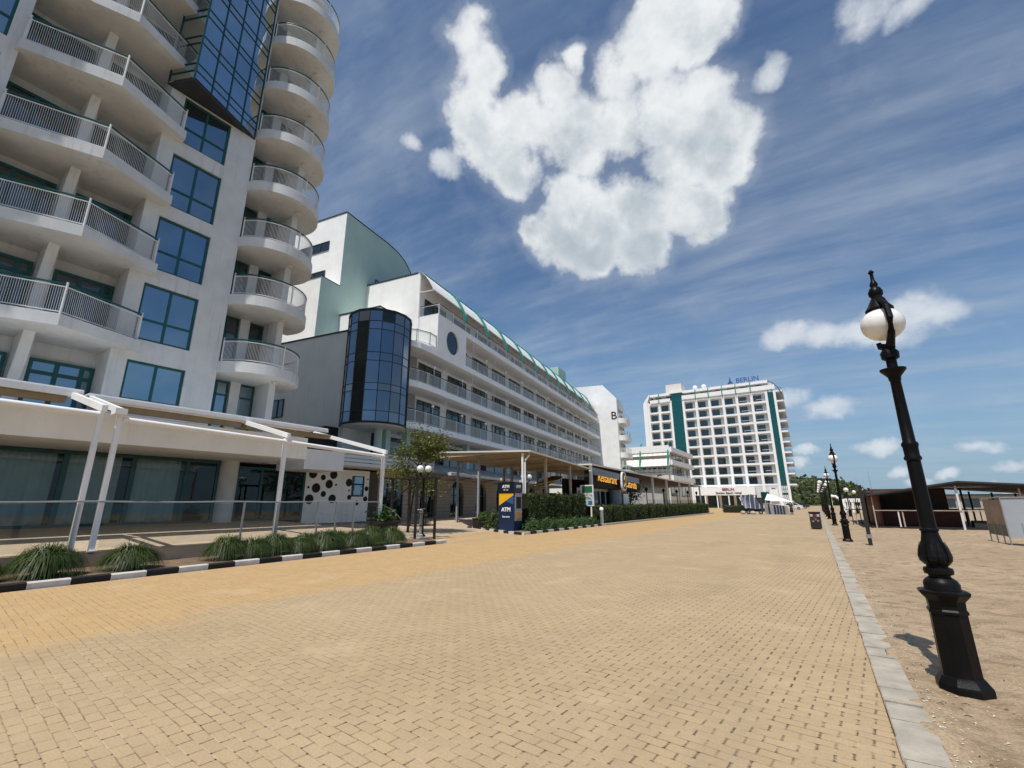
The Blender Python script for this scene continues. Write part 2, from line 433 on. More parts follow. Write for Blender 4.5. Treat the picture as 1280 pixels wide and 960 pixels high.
sun.rotation_euler = TOSUN.to_track_quat('Z', 'Y').to_euler(); sun.location = (0, 0, 60)

CLOUD_BIG = [(-0.395, 0.4699, 0.7894, 0.0355), (-0.4043, 0.5082, 0.7604, 0.0427), (-0.4421, 0.5317, 0.7224, 0.045), (-0.4258, 0.5868, 0.6888, 0.056), (-0.3616, 0.6154, 0.7004, 0.0552), (-0.408, 0.6447, 0.6464, 0.0522), (-0.2828, 0.602, 0.7467, 0.0405), (-0.253, 0.5919, 0.7653, 0.0234), (-0.297, 0.6531, 0.6966, 0.0692), (-0.2224, 0.6911, 0.6877, 0.0706), (-0.1914, 0.646, 0.7389, 0.0474), (-0.1299, 0.6457, 0.7524, 0.05), (-0.1225, 0.6109, 0.7821, 0.0406), (-0.0773, 0.6384, 0.7658, 0.0545), (-0.0318, 0.6466, 0.7622, 0.0389), (-0.0617, 0.668, 0.7416, 0.0312), (-0.1389, 0.7129, 0.6873, 0.0674), (-0.0861, 0.7465, 0.6598, 0.069), (-0.0431, 0.7708, 0.6356, 0.0522), (-0.0697, 0.7251, 0.6851, 0.0359), (-0.1274, 0.7704, 0.6247, 0.0616), (-0.0596, 0.7944, 0.6045, 0.0432), (-0.2874, 0.6939, 0.6603, 0.0533), (-0.3413, 0.708, 0.6183, 0.0341), (-0.3244, 0.7405, 0.5886, 0.0536), (-0.3838, 0.7458, 0.5445, 0.0524), (-0.4113, 0.73, 0.5458, 0.0295), (-0.3209, 0.7858, 0.5287, 0.0714), (-0.2437, 0.792, 0.5598, 0.0683), (-0.2259, 0.8352, 0.5014, 0.0535), (-0.1745, 0.8046, 0.5675, 0.0536), (-0.1137, 0.8275, 0.5499, 0.052), (-0.307, 0.8121, 0.4962, 0.0392), (-0.0871, 0.8437, 0.5297, 0.0286)]
CLOUD_SMALL = [(-0.5532, 0.5015, 0.6651, 0.0188), (-0.5153, 0.5632, 0.646, 0.0302), (0.0414, 0.7221, 0.6905, 0.0253), (0.165, 0.6966, 0.6982, 0.036), (0.2069, 0.7109, 0.6722, 0.028), (-0.0002, 0.9533, 0.3019, 0.0332), (0.054, 0.9564, 0.2869, 0.0367), (0.1056, 0.9534, 0.2827, 0.0347), (0.1648, 0.9429, 0.2895, 0.0506), (0.2047, 0.9368, 0.2838, 0.0307), (-0.0166, 0.9815, 0.1906, 0.0333), (-0.0415, 0.9787, 0.2011, 0.0228), (0.0482, 0.9851, 0.1652, 0.0337), (0.1033, 0.9901, 0.0955, 0.024), (0.2239, 0.9716, 0.0764, 0.0184), (0.2495, 0.967, 0.0509, 0.0156), (-0.0015, 0.9958, 0.0917, 0.0161), (0.1219, 0.9911, 0.0543, 0.0186), (0.1464, 0.9886, 0.0339, 0.0157), (0.1806, 0.9826, 0.0426, 0.0151), (-0.0202, 0.997, 0.0753, 0.0136), (0.2393, 0.9706, 0.0248, 0.0137)]
def make_world():
    w = bpy.data.worlds.new('World'); SC.world = w; w.use_nodes = True
    t = w.node_tree; t.nodes.clear(); g = G(t)
    sky = g.n('ShaderNodeTexSky', sky_type='NISHITA'); sky.sun_disc = False
    sky.sun_elevation = math.asin(TOSUN.z); sky.sun_rotation = math.atan2(TOSUN.x, TOSUN.y)
    sky.air_density = 1.; sky.dust_density = .6; sky.ozone_density = 2.2; sky.altitude = 0
    d = g.n('ShaderNodeTexCoord').outputs['Generated']
    def blobs(lst, k=1.):
        acc = None
        for x, y, z, a in lst:
            dt = g.vec('DOT_PRODUCT', d, (x, y, z), out='Value')
            q = 1. / (1. - math.cos(a * k))
            f = g.math('MULTIPLY_ADD', dt, q, 1. - q)
            acc = f if acc is None else g.math('SMOOTH_MAX', acc, f, .25)
        return acc
    sep = g.n('ShaderNodeSeparateXYZ'); g.l(d, sep.inputs[0])
    # ripple the lookup so that the outlines billow
    wob = g.vec('SCALE', g.vec('SUBTRACT', g.noise(d, 9, 4, .6, out=1), (.5, .5, .5))); wob.node.inputs['Scale'].default_value = .075
    d0 = d; d = g.vec('NORMALIZE', g.vec('ADD', d0, wob))
    n_big = g.noise(d0, 8.5, 9, .60); n_fine = g.noise(d0, 24, 7, .60); n_in = g.noise(g.vec('ADD', d0, (0, 0, .03)), 6.5, 6, .58)
    nn = g.math('ADD', g.math('MULTIPLY', n_big, .68), g.math('MULTIPLY', n_fine, .32))
    f1 = blobs(CLOUD_BIG, 1.22)
    high = [c for c in CLOUD_SMALL if c[2] > .31]; low = [c for c in CLOUD_SMALL if c[2] <= .31]
    f2 = blobs(high, 1.05)
    # low clouds are flat: squeeze the vertical before measuring
    dk = d
    d = g.vec('NORMALIZE', g.vec('MULTIPLY', dk, (1, 1, 2.1)))
    def sq(c):
        v = V3((c[0], c[1], c[2] * 2.1)).normalized(); return (v.x, v.y, v.z, c[3] * 1.25)
    f3 = blobs([sq(c) for c in low], 1.05); d = dk
    f2 = g.math('MAXIMUM', f2, f3)
    e1 = g.math('ADD', g.math('MAXIMUM', f1, -1.), g.math('MULTIPLY', g.math('SUBTRACT', nn, .455), 3.5))
    a1 = g.math('MAXIMUM', g.ramp(e1, -.12, .85, True), g.math('MULTIPLY', g.ramp(e1, -.9, .3, True), .13))
    e2 = g.math('ADD', g.math('MAXIMUM', f2, -1.), g.math('MULTIPLY', g.math('SUBTRACT', nn, .5), 4.4))
    a2 = g.math('MULTIPLY', g.ramp(e2, -.3, 1.3, True), .82)
    # thin high cloud on a flat layer far overhead
    den = g.math('ADD', g.math('MAXIMUM', sep.outputs[2], 0.), .12)
    cv = g.n('ShaderNodeCombineXYZ'); g.l(g.math('DIVIDE', sep.outputs[0], den), cv.inputs[0]); g.l(g.math('DIVIDE', sep.outputs[1], den), cv.inputs[1])
    st = g.mapping(cv.outputs[0], (.55, 2.1, 1), (0, 0, math.radians(-24)))
    c1 = g.noise(st, 1.15, 8, .62); c2 = g.noise(cv.outputs[0], .55, 4, .6); c3 = g.noise(st, 4.2, 6, .6)
    cir = g.math('ADD', g.math('MULTIPLY', c1, .8), g.math('MULTIPLY', c3, .2))
    cir = g.math('MULTIPLY', g.ramp(cir, .38, .74, True), g.ramp(c2, .24, .56, True))
    veil = g.ramp(sep.outputs[2], .55, .02)
    cir = g.math('MULTIPLY', cir, .58)
    skyc = g.mix(1., sky.outputs[0], (.84, .98, 1.08), 'MULTIPLY')
    skyc = g.mix(g.math('MULTIPLY', g.ramp(sep.outputs[2], .40, -.02), .85), skyc, (2.35, 3.75, 5.3))
    col = g.mix(cir, skyc, (4.6, 5.3, 6.2))
    # body of the cumulus: bright crowns, greyer where it is deep
    deep = g.math('MULTIPLY', g.ramp(f1, .0, .9, True), g.ramp(g.math('ADD', n_in, g.math('MULTIPLY', g.math('SUBTRACT', .64, sep.outputs[2]), .9)), .40, .68, True))
    lit = g.mix(deep, (8.5, 8.75, 8.9), (4.5, 5.2, 5.75))
    lit = g.mix(g.math('MULTIPLY', g.ramp(n_fine, .45, .68), .45), lit, (5.9, 6.5, 7.0))
    col = g.mix(a1, col, lit)
    col = g.mix(a2, col, (7.6, 8.0, 8.4))
    bg = g.n('ShaderNodeBackground'); g.l(col, bg.inputs[0]); bg.inputs[1].default_value = .1
    o = g.n('ShaderNodeOutputWorld'); g.l(bg.outputs[0], o.inputs[0])
    w.cycles.sampling_method = 'MANUAL'; w.cycles.sample_map_resolution = 1024
make_world()
SC.view_settings.view_transform = 'Standard'; SC.view_settings.look = 'None'
SC.view_settings.gamma = 1; SC.view_settings.exposure = 0; SC.view_settings.use_curve_mapping = False
SC.cycles.max_bounces = 6; SC.cycles.transparent_max_bounces = 24; SC.cycles.caustics_reflective = False; SC.cycles.caustics_refractive = False
SC.cycles.use_denoising = True

# ------------------------------------------------------------------ the ground
def grid(name, x0, x1, y0, y1, z, mat, nx=1, ny=1, fn=None):
    b = MB()
    for j in range(ny + 1):
        for i in range(nx + 1):
            x = x0 + (x1 - x0) * i / nx; y = y0 + (y1 - y0) * j / ny
            b.P(x, y, z + (fn(x, y) if fn else 0))
    for j in range(ny):
        for i in range(nx):
            k = j * (nx + 1) + i; b.F(k, k + 1, k + nx + 2, k + nx + 1)
    return structure(b.build(name, mat, smooth='all' if fn else False, recalc=False))
from mathutils import noise as NZ
def dune(x, y):
    n = NZ.noise(V3((x * .7, y * .7, 3.1))) * .035 + NZ.noise(V3((x * 2.3, y * 2.3, 7.7))) * .026 + NZ.noise(V3((x * 5.5, y * 5.5, 1.7))) * .016
    k = min(1., max(0., (x - .47) / .8)); edge = min(1., max(0., (x + .2) / .3))
    lip = max(0., NZ.noise(V3((0, y * 1.1, 5.))) * .5 + NZ.noise(V3((x * 3, y * 3.7, 9.))) * .5 + .10) * .042 * max(0., 1 - abs(x - .47) / .30)
    return n * (.25 + .75 * k) + lip + lip + lip
grid('ground', -3000, 3000, -600, 3200, -.07, M.sand)
grid('beach_sand', .40, 1.0, 1.5, 16.5, .012, M.sand, 36, 620, dune); grid('beach_sand', 1.0, 6.4, 1.5, 16.5, .012, M.sand, 110, 300, dune); grid('beach_sand', .40, 30, 16.5, 90, .012, M.sand, 120, 300, dune); grid('beach_sand', 6.4, 30, 1.5, 16.5, .012, M.sand, 40, 30, dune)
grid('promenade', -13.0, .23, -12, 150, 0, M.pavers)
grid('forecourt_paving', -30, -13.0, 14.9, 24.6, -.004, M.pavers)
grid('far_paving', -60, .23, 75.5, 175, -.006, M.pavers)
grid('sea', 62, 3000, -600, 3000, -.03, paint('sea_water', (.05, .13, .16), .2, .05, .15, .3, .8))
# grey stone strip between paving and sand: separate slabs with open joints
cb = MB(); y = -3.; k = 0
while y < 150:
    ln = R.choice((.335, .34, .345)); dz = R.uniform(-.006, .006); dx = R.uniform(-.006, .006)
    x1 = .475 if y > 1.5 else .5
    cb.profile([(.23 + dx, -.05), (.23 + dx, .034 + dz), (.238 + dx, .042 + dz), (x1 + dx, .042 + dz + R.uniform(-.004, .004)), (x1 + .01 + dx, -.05)], y, y + ln - .012)
    y += ln; k += 1
structure(cb.build('curb', M.curbstone))
structure(grid('edging_strip', -13.14, -13.0, 14.9, 33, .006, M.concrete))
# striped kerb of the near bed and of the island: one painted block after another
def striped(name, path, step, first, h=.13, w=.14):
    b = MB(); col = first
    for (ax, ay), (bx, by) in zip(path, path[1:]):
        L = math.hypot(bx - ax, by - ay); n = max(1, round(L / step)); dx, dy = (bx - ax) / L, (by - ay) / L; nx, ny = -dy, dx
        for i in range(n):
            s0, s1 = L * i / n, L * (i + 1) / n - .008
            b.m = col; col = 1 - col
            j = R.uniform(-.006, .006)
            def T(x, y, z): return (ax + dx * y + nx * (x + j), ay + dy * y + ny * (x + j), z)
            b.T = T
            b.profile([(0, -.02), (0, h - .02 + j), (.02, h + j), (w, h + j), (w, -.02)], s0, s1)
    b.T = None
    return structure(b.build(name, [M.kerbblack, M.kerbwhite]))
striped('striped_kerb', [(-13.06, -8.2), (-13.06, 15.1)], .645, 0)
striped('striped_kerb', [(-13.1, 32.2), (-12.92, 20.75), (-17.9, 23.7), (-19.8, 24.6)], .66, 1)
structure(MB().box(-13.2, -12.95, 32.3, 75, -.02, .12).build('kerb', M.concrete))
structure(MB().prism([(-13.2, -8.2), (-13.2, 15.1), (-15.9, 15.1), (-15.9, 13.9), (-15.32, 13.9), (-15.32, -8.2)], -.02, .095).build('planting_bed', M.soil))
structure(MB().prism([(-13.2, 32.2), (-13.05, 20.95), (-17.9, 23.9), (-19.6, 24.9), (-19.6, 26), (-15.9, 26.), (-15.9, 32.2)], -.02, .09).build('planting_bed', M.soil))
structure(MB().box(-16.4, -13.2, 32.3, 75, -.02, .10).build('planting_bed', M.soil))
# raised terrace in front of the hotel, falling slightly towards the promenade
tb = MB(); tb.m = 0
tb.profile([(-15.32, -.02), (-15.32, .42), (-15.30, .45), (-24.2, .76), (-24.2, -.02)], -14, 13.85)
structure(tb.build('terrace', M.terrace))
structure(MB().profile([(-15.9, .0), (-25.8, .52), (-30, .52), (-30, 0)], 13.85, 23.).build('ramp', M.terrace))
structure(MB().profile([(-20.5, .0), (-21.5, .44), (-31.5, .46), (-31.5, 0)], 23., 75).build('arcade_floor', M.terrace))
# shell grit lying along the sand side of the curb
sh = MB()
for i in range(900):
    yy = 2.2 + 16 * R.random() ** 1.7; xx = .49 + abs(R.gauss(0, .16)) if R.random() < .6 else R.uniform(.5, 4.5)
    r = R.uniform(.004, .014); a = R.uniform(0, PI); z = .016 + dune(xx, yy) 
    ca, sa = math.cos(a) * r, math.sin(a) * r
    sh.F(sh.P(xx - ca, yy - sa, z), sh.P(xx + sa * .7, yy - ca * .7, z + r * .5), sh.P(xx + ca, yy + sa, z + .002), sh.P(xx - sa * .7, yy + ca * .7, z + r * .6))
tg = MB()
for i in range(170):
    yy = 2.4 + 13 * R.random() ** 1.6; xx = .5 + abs(R.gauss(0, .22)) if R.random() < .5 else R.uniform(.5, 4.)
    a = R.uniform(0, PI); L = R.uniform(.015, .06); z = .017 + dune(xx, yy)
    tg.sweep([(xx, yy, z), (xx + math.cos(a) * L * .5, yy + math.sin(a) * L * .5, z + .006), (xx + math.cos(a + .4) * L, yy + math.sin(a + .4) * L, z)], [.002, .003, .001], 4)
tag(tg.build('dry_twigs', M.bark, recalc=False), 'dry dark twigs and bits of weed lying on the sand near the curb', 'twigs', kind='stuff')
tag(sh.build('shell_fragments', M.shell, recalc=False), 'broken shells and grit scattered on the sand beside the curb', 'shells', kind='stuff')
# ------------------------------------------------------------------ hotel tower (left)
def window(T, w0, w1, z0, z1, cols, rows, parent, fm, gm, fr=.07, dep=.06, name='window', bar=.045):
    """frame with bars, and one pane behind it; local x runs outwards, y along the wall"""
    b = MB(T)
    b.box(-dep, .02, w0, w1, z0, z0 + fr); b.box(-dep, .02, w0, w1, z1 - fr, z1)
    b.box(-dep, .018, w0, w0 + fr, z0 + fr, z1 - fr); b.box(-dep, .018, w1 - fr, w1, z0 + fr, z1 - fr)
    ys = cols if isinstance(cols, (list, tuple)) else [w0 + (w1 - w0) * k / cols for k in range(1, cols)]
    zs = rows if isinstance(rows, (list, tuple)) else [z0 + (z1 - z0) * k / rows for k in range(1, rows)]
    for y in ys: b.box(-dep, .012, y - bar, y + bar, z0 + fr, z1 - fr)
    for z in zs: b.box(-dep, .006, w0 + fr, w1 - fr, z - bar, z + bar)
    f = b.build(name, fm, parent)
    g = MB(T); g.quad((-.03, w0 + .02, z0 + .02), (-.03, w1 - .02, z0 + .02), (-.03, w1 - .02, z1 - .02), (-.03, w0 + .02, z1 - .02))
    g.build('pane', gm, f, recalc=False)
    return f
def railing(path, z, h, parent, step=.06, top=M.teal, side=M.steel, posts=None, pane=False, name='railing', bars=True):
    """white bar railing under a dark hand rail along a polyline"""
    b = MB()
    pts = [V3((x, y, 0)) for x, y in path]
    def run(zz, r, m):
        b.m = m; b.sweep([(p.x, p.y, zz) for p in pts], r, 5)
    run(z + h, .036, 1); run(z + h - .10, .022, 0); run(z + .10, .022, 0)
    b.m = 0
    L = [0.]
    for p, q in zip(pts, pts[1:]): L.append(L[-1] + (q - p).length)
    def at(s):
        for k in range(len(pts) - 1):
            if s <= L[k + 1] or k == len(pts) - 2:
                return pts[k].lerp(pts[k + 1], (s - L[k]) / max(1e-6, L[k + 1] - L[k]))
    if bars:
        n = int(L[-1] / step)
        for i in range(n + 1):
            p = at(L[-1] * i / n); b.sweep([(p.x, p.y, z + .10), (p.x, p.y, z + h - .1)], .0075, 4, cap=False)
    for s in (posts if posts is not None else L):
        p = at(s); b.sweep([(p.x, p.y, z - .05), (p.x, p.y, z + h + .07)], .036, 6)
    r = b.build(name, [side, top], parent)
    if pane:
        q = MB()
        for p0_, p1_ in zip(pts, pts[1:]):
            q.quad((p0_.x, p0_.y, z + .1), (p1_.x, p1_.y, z + .1), (p1_.x, p1_.y, z + h - .1), (p0_.x, p0_.y, z + h - .1))
        q.build('railing_pane', M.rail, r, recalc=False)
    return r

tw = thing('hotel_tower', 'tall weathered white hotel tower with prow-shaped and round balconies beside a mirror glass bay', 'building', (-22, 6, 0))
b = MB()
TOP = 32.4
b.box(-34, -22.9, -16, 12.0, 4.3, TOP) if False else None
# side core and back walls (the loggias are open boxes in front of them)
b.box(-30.5, -23.5, -16, 12.0, 4.3, TOP)
WZ = [(5.55, 7.16), (8.05, 10.5), (11.2, 13.66), (14.3, 16.9), (17.62, 20.02)]
def pier(y0, y1, z0=4.3, z1=TOP, x=-22.): b.box(-23.52, x, y0, y1, z0, z1)
pier(5.42, 5.98); pier(8.02, 9.22)
edges = [4.3] + [z for w in WZ for z in w] + [TOP]
for k in range(0, len(edges), 2): b.box(-23.52, -22.0, 5.98, 8.02, edges[k], edges[k + 1])
pier(-1.55, -1.2); pier(.62, .98)
for k in range(0, len(edges), 2): b.box(-23.52, -22.0, -1.2, .62, edges[k] + (.25 if k else 0), edges[k + 1] + .25)
b.box(-23.52, -22., -16, -6.4, 4.3, TOP)
b.box(-23.5, -22.02, 11.68, 12.0, 4.3, TOP)
b.box(-38, -30.52, -16, 11.98, 4.3, 28.2)  # unseen rear part, added so that its shadow covers the grey side block
tw_wall = b.build('wall', M.stucco, tw)
for (z0, z1), tr in zip(WZ, ([], [8.95], [12.1], [15.2], [18.5])):
    def T(x, y, z): return (-22.1 + x, y, z)
    window(T, 5.98, 8.02, z0, z1, 2, tr, tw, M.teal, M.gblue, .09)
    window(T, -1.2, .62, z0 + .25, z1 + .25, 2, [t + .25 for t in tr], tw, M.teal, M.gblue, .09)
BZ = [7.45, 10.85, 14.15, 17.55, 20.85, 24.1, 27.4, 30.7]
def prow(y0, y1, zb, ya):
    """slab with an angled front edge meeting in a prow, its bar railing, and the room front behind"""
    s = MB()
    s.prism([(-23.5, y0), (-21.98, y0), (-21.78, y0 + .06), (-20.62, ya), (-21.62, y1 - .02), (-21.98, y1), (-23.5, y1)], zb, zb + .42)
    bl = s.build('balcony', M.stucco, tw)
    railing([(-22.0, y0 + .12), (-21.86, y0 + .14), (-20.74, ya), (-21.74, y1 - .14), (-22.0, y1 - .14)], zb + .42, 1.12, bl, posts=None)
    return bl
for zb in BZ:
    prow(.86, 6.2, zb, 3.58)
    prow(-6.7, -1.35, zb, -4.)
for i, zb in enumerate([4.3] + BZ):
    z0 = zb + (.42 if i else 0); z1 = BZ[i] if i < len(BZ) else TOP
    if z1 - z0 < 1: continue
    for (ya, yb) in ((.98, 3.02), (3.55, 5.42)):
        def T(x, y, z): return (-23.3 + x, y, z)
        window(T, ya + .02, yb - .02, z0 + .02, min(z0 + 2.5, z1 - .05), [ya + (yb - ya) * .42, ya + (yb - ya) * .80], [z0 + 2.0], tw, M.teal, M.gblue if i == 0 else M.gdark, .11, name='balcony_door', bar=.07)
    def T2(x, y, z): return (-23.3 + x, y, z)
    window(T2, -6.3, -1.6, z0 + .02, min(z0 + 2.5, z1 - .05), 4, [z0 + 2.], tw, M.teal, M.gdark, .11, name='balcony_door', bar=.07)
    # pier with a curved foot that carries the prow
    p = MB()
    p.profile([(-23.45, z0), (-22.2, z0), (-22.5, z0 + .3), (-22.66, z0 + .8), (-22.6, z0 + 1.5), (-22.4, z0 + 2.), (-22.1, z1), (-23.45, z1)], 3.06, 3.36)
    p.box(-23.45, -22.9, 3.36, 3.5, z0, z1)
    p.build('balcony_pier', M.stucco, tw)
# round balconies at the corner
RZ = [7.4, 10.72, 13.80, 17.0, 20.2, 23.4, 26.6, 29.8]
CX, CY, RR = -22.75, 11.15, 2.12
def arc(r, a0, a1, n): return [(CX + r * math.cos(a0 + (a1 - a0) * k / n), CY + r * math.sin(a0 + (a1 - a0) * k / n)) for k in range(n + 1)]
A0, A1 = math.radians(-69), math.radians(112)
def round_balcony(zb):
    s = MB(); s.prism([(-23.5, 9.16)] + arc(RR, A0, A1, 30) + [(-23.6, 13.1), (-23.6, 12.0)], zb, zb + .50)
    bl = s.build('round_balcony', M.stucco, tw, smooth=True)
    r = railing(arc(RR - .1, math.radians(-67), A1, 28), zb + .50, 1.08, bl, step=.06, posts=[0.02, 2.75, 4.8, 6.2])
    l = MB(); l.lathe([(.03, zb - .09), (.12, zb - .08), (.13, zb - .02), (.09, zb)], CX + 1.15, CY + .55, 12); l.build('ceiling_lamp', M.cream, bl)
    return bl
for zb in RZ: round_balcony(zb)
for i, zb in enumerate([4.3] + RZ):
    z0 = zb + (.5 if i else .4); z1 = RZ[i] if i < len(RZ) else TOP
    def T(x, y, z): return (-23.35 + x, y, z)
    window(T, 9.3, 10.42, z0, z1 - .04, [9.88], [z0 + 2.0], tw, M.teal, M.gblue if i == 0 else M.gdark, .07, name='balcony_door')
    window(T, 10.92, 11.66, z0, z1 - .04, 1, [z0 + 2.0], tw, M.teal, M.gblue if i == 0 else M.gdark, .07, name='balcony_door')
    MB().box(-23.48, -23.2, 10.44, 10.90, z0 - .4, z1).build('wall_pier', M.stucco, tw)
    sc = MB(); sc.m = 0
    # plastic chair on each round balcony
    if i:
        cx_, cy_ = -22.1, 11.9
        sc.box(cx_ - .22, cx_ + .22, cy_ - .22, cy_ + .22, z0 + .40, z0 + .44); sc.box(cx_ - .24, cx_ - .2, cy_ - .22, cy_ + .22, z0 + .44, z0 + .85)
        for u in (-.2, .2):
            for v in (-.2, .2): sc.tube((cx_ + u, cy_ + v, z0), (cx_ + u, cy_ + v, z0 + .4), .018)
        tag(sc.build('balcony_chair', M.bright), 'white plastic chair on the round balcony of the tower, %s' % ('lowest one', 'second one up', 'third one up', 'fourth one up', 'fifth one up', 'sixth one up', 'seventh one up', 'topmost one')[i - 1], 'chair', 'chairs on the round balconies')
# mirror glass bay hung between them
pa, pb, pc = V3((-22, 5.25, 0)), V3((-20.75, 5.78, 0)), V3((-21.98, 9.12, 0)); zb = 20.04
bay = MB(); bay.prism([(p.x, p.y) for p in (pa, pb, pc)], zb, zb + .10)
bayo = bay.build('glass_bay', M.rubber, tw)
g_ = MB(); f_b = MB()
for p, q, nv in ((pa, pb, 1), (pb, pc, 4)):
    g_.quad((p.x, p.y, zb + .16), (q.x, q.y, zb + .16), (q.x, q.y, TOP), (p.x, p.y, TOP))
    d = (q - p).normalized(); nrm = V3((d.y, -d.x, 0)); 
    if nrm.x < 0 and nv == 4: nrm = -nrm
    for k in range(nv + 1):
        c = p.lerp(q, k / nv) + nrm * .02
        f_b.sweep([(c.x, c.y, zb), (c.x, c.y, TOP)], .030, 4)
    z = zb + .55
    while z < TOP:
        for dz in (0, .42):
            a, c = p + nrm * .02, q + nrm * .02
            f_b.sweep([(a.x, a.y, z + dz), (c.x, c.y, z + dz)], .022, 4)
        z += 1.62
g_.build('pane', M.gbay, bayo, recalc=False); f_b.build('frame', M.teal, bayo)
MB().box(-30.6, -21.9, -16, 12.05, TOP, TOP + .25).build('roof', M.stucco, tw)

# ground floor: deep white band over the restaurant glass
MB().box(-23.9, -20.0, -14, 12.8, 3.62, 4.62).build('fascia', M.white, tw)
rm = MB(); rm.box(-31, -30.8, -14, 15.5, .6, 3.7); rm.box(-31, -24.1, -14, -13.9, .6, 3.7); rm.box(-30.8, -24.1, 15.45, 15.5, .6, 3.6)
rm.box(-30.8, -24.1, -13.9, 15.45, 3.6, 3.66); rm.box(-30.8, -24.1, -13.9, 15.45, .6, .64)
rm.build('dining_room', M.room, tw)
def T(x, y, z): return (-24 + x, y, z)
window(T, -14, 10.9, .74, 3.6, [-10, -7.2, -4.5, -1., 2.3, 5.38, 7.52, 9.54], [], tw, M.teal, M.clear, .12, name='glass_front', bar=.09)
MB().lathe([(.42, .6), (.42, 3.62)], -24.0, 11.33, 20).build('column', M.stucco, tw, smooth=True)
window(T, 11.75, 15.48, .74, 3.42, [13.0, 13.9], [], tw, M.teal, M.clear, .12, name='glass_front', bar=.05)
cu = MB()
for y0, y1 in ((-13, -9), (-8.4, -1.5), (-.7, 2.0), (2.7, 5.2), (5.5, 7.2), (7.7, 9.4)):
    n = int((y1 - y0) / .06); pr = []
    for k in range(n + 1):
        y = y0 + (y1 - y0) * k / n; x = -24.45 + .05 * math.sin(k * .95) + .02 * math.sin(k * .31)
        pr.append((cu.P(x, y, .72), cu.P(x, y, 3.5)))
    for p, q in zip(pr, pr[1:]): cu.F(p[0], q[0], q[1], p[1])
cu.build('curtain', M.curtain, tw, smooth='all', recalc=False)

# little cafe front with round port holes
cf = thing('cafe_front', 'low white cafe front with black round holes and a small window next to the tower', 'building', (-24, 17, 0))
wb = MB(); wb.box(-24.3, -24.0, 15.5, 18.0, .5, 3.6); wb.box(-24.3, -24.03, 18.0, 18.66, .5, 3.6); wb.box(-24.3, -24.03, 19.62, 20.0, .5, 3.6)
wb.box(-24.3, -24.03, 18.66, 19.62, .5, 2.0); wb.box(-24.3, -24.03, 18.66, 19.62, 3.26, 3.6); wb.box(-24.02, -23.98, 17.98, 18.04, .5, 3.5)
wb.build('wall', M.white, cf)
def T(x, y, z): return (-24.06 + x, y, z)
window(T, 18.66, 19.62, 2.0, 3.26, 1, [2.75], cf, M.rubber, M.gblue, .05)
for y, z, r in [(15.92, 3.25, 0.26), (16.6, 3.07, 0.16), (17.29, 3.26, 0.25), (17.04, 2.7, 0.25), (17.51, 2.67, 0.07), (15.71, 2.49, 0.07), (16.2, 2.46, 0.27), (16.71, 2.13, 0.17), (17.33, 1.86, 0.25), (15.84, 1.83, 0.27), (18.45, 2.84, 0.24), (18.5, 2.37, 0.06), (18.55, 1.96, 0.15), (19.13, 1.61, 0.15), (19.82, 2.5, 0.15), (19.78, 1.87, 0.16), (19.87, 3.09, 0.06)]:
    x = -24.0 if y < 18 else -24.03
    o = MB().disc((x, y, z), r, (0, 1, 0), (0, 0, 1), (1, 0, 0), .012).build('port_hole', M.rubber, cf)
    MB().disc((x + .012, y, z), r * .86, (0, 1, 0), (0, 0, 1), (1, 0, 0), .006).build('port_hole_glass', M.void, o)
MB().box(-24, -21.5, 13.7, 16.05, 3.3, 4.32).build('fascia', M.white, cf)
MB().box(-27, -24.3, 15.5, 21, .5, 3.6).build('room', M.room, cf)
sw = MB(); sw.box(-27, -24.4, 20.0, 21.15, .4, 3.6); sw.box(-27, -24.4, 23.4, 24.6, .3, 3.7); sw.box(-27, -24.4, 21.15, 23.4, 3.3, 3.7); sw.build('stone_wall', M.stone, cf)
def T(x, y, z): return (-24.5 + x, y, z)
window(T, 21.15, 23.4, .45, 3.3, [22.0], [1.7], cf, M.rubber, M.gdark, .07, name='glass_door')
lv = MB(); lv.box(-27, -22.6, 16.05, 24.4, 3.72, 3.9)
for k in range(4): lv.box(-22.62, -22.5, 12.9 + 3.15, 24.4, 3.75 + .22 * k, 3.75 + .22 * k + .17)
lv.build('louvre_roof', M.grey, cf)
# ------------------------------------------------------------------ long hotel wing; local frame s (along, away), o (outwards, to the sea), z
P0 = V3((-32.7, 80.6, 0)); UD = V3((-.152, .988, 0)).normalized(); VD = V3((UD.y, -UD.x, 0))
def TM(o, s, z): p = P0 + UD * s + VD * o; return (p.x, p.y, z)
def w3(o, s, z): return V3(TM(o, s, z))
wing = thing('hotel_wing', 'long white hotel wing with rows of railed balconies and white awnings on green roof arches', 'building', TM(0, -30, 0))
LV = [6.92, 10.1, 13.25, 16.5]      # undersides of the balcony slabs
SN, SF = -55.1, .3
b = MB(TM)
b.box(-18, -1.9, SN, SF, 6.9, 16.9)
b.box(-18, -2., SN, SF, 16.9, 21.15)
b.box(-18, -3.2, SN - 2, SF, 3.9, 6.9)
# end wall of the upper floor stands free to the balcony edge
b.box(-2., -.02, SN, SN + .25, 13.75, 16.5)
b.box(-1.9, 0, -55.1, -50.45, 13.75, 16.5) if False else None
b.build('wall', M.white, wing)
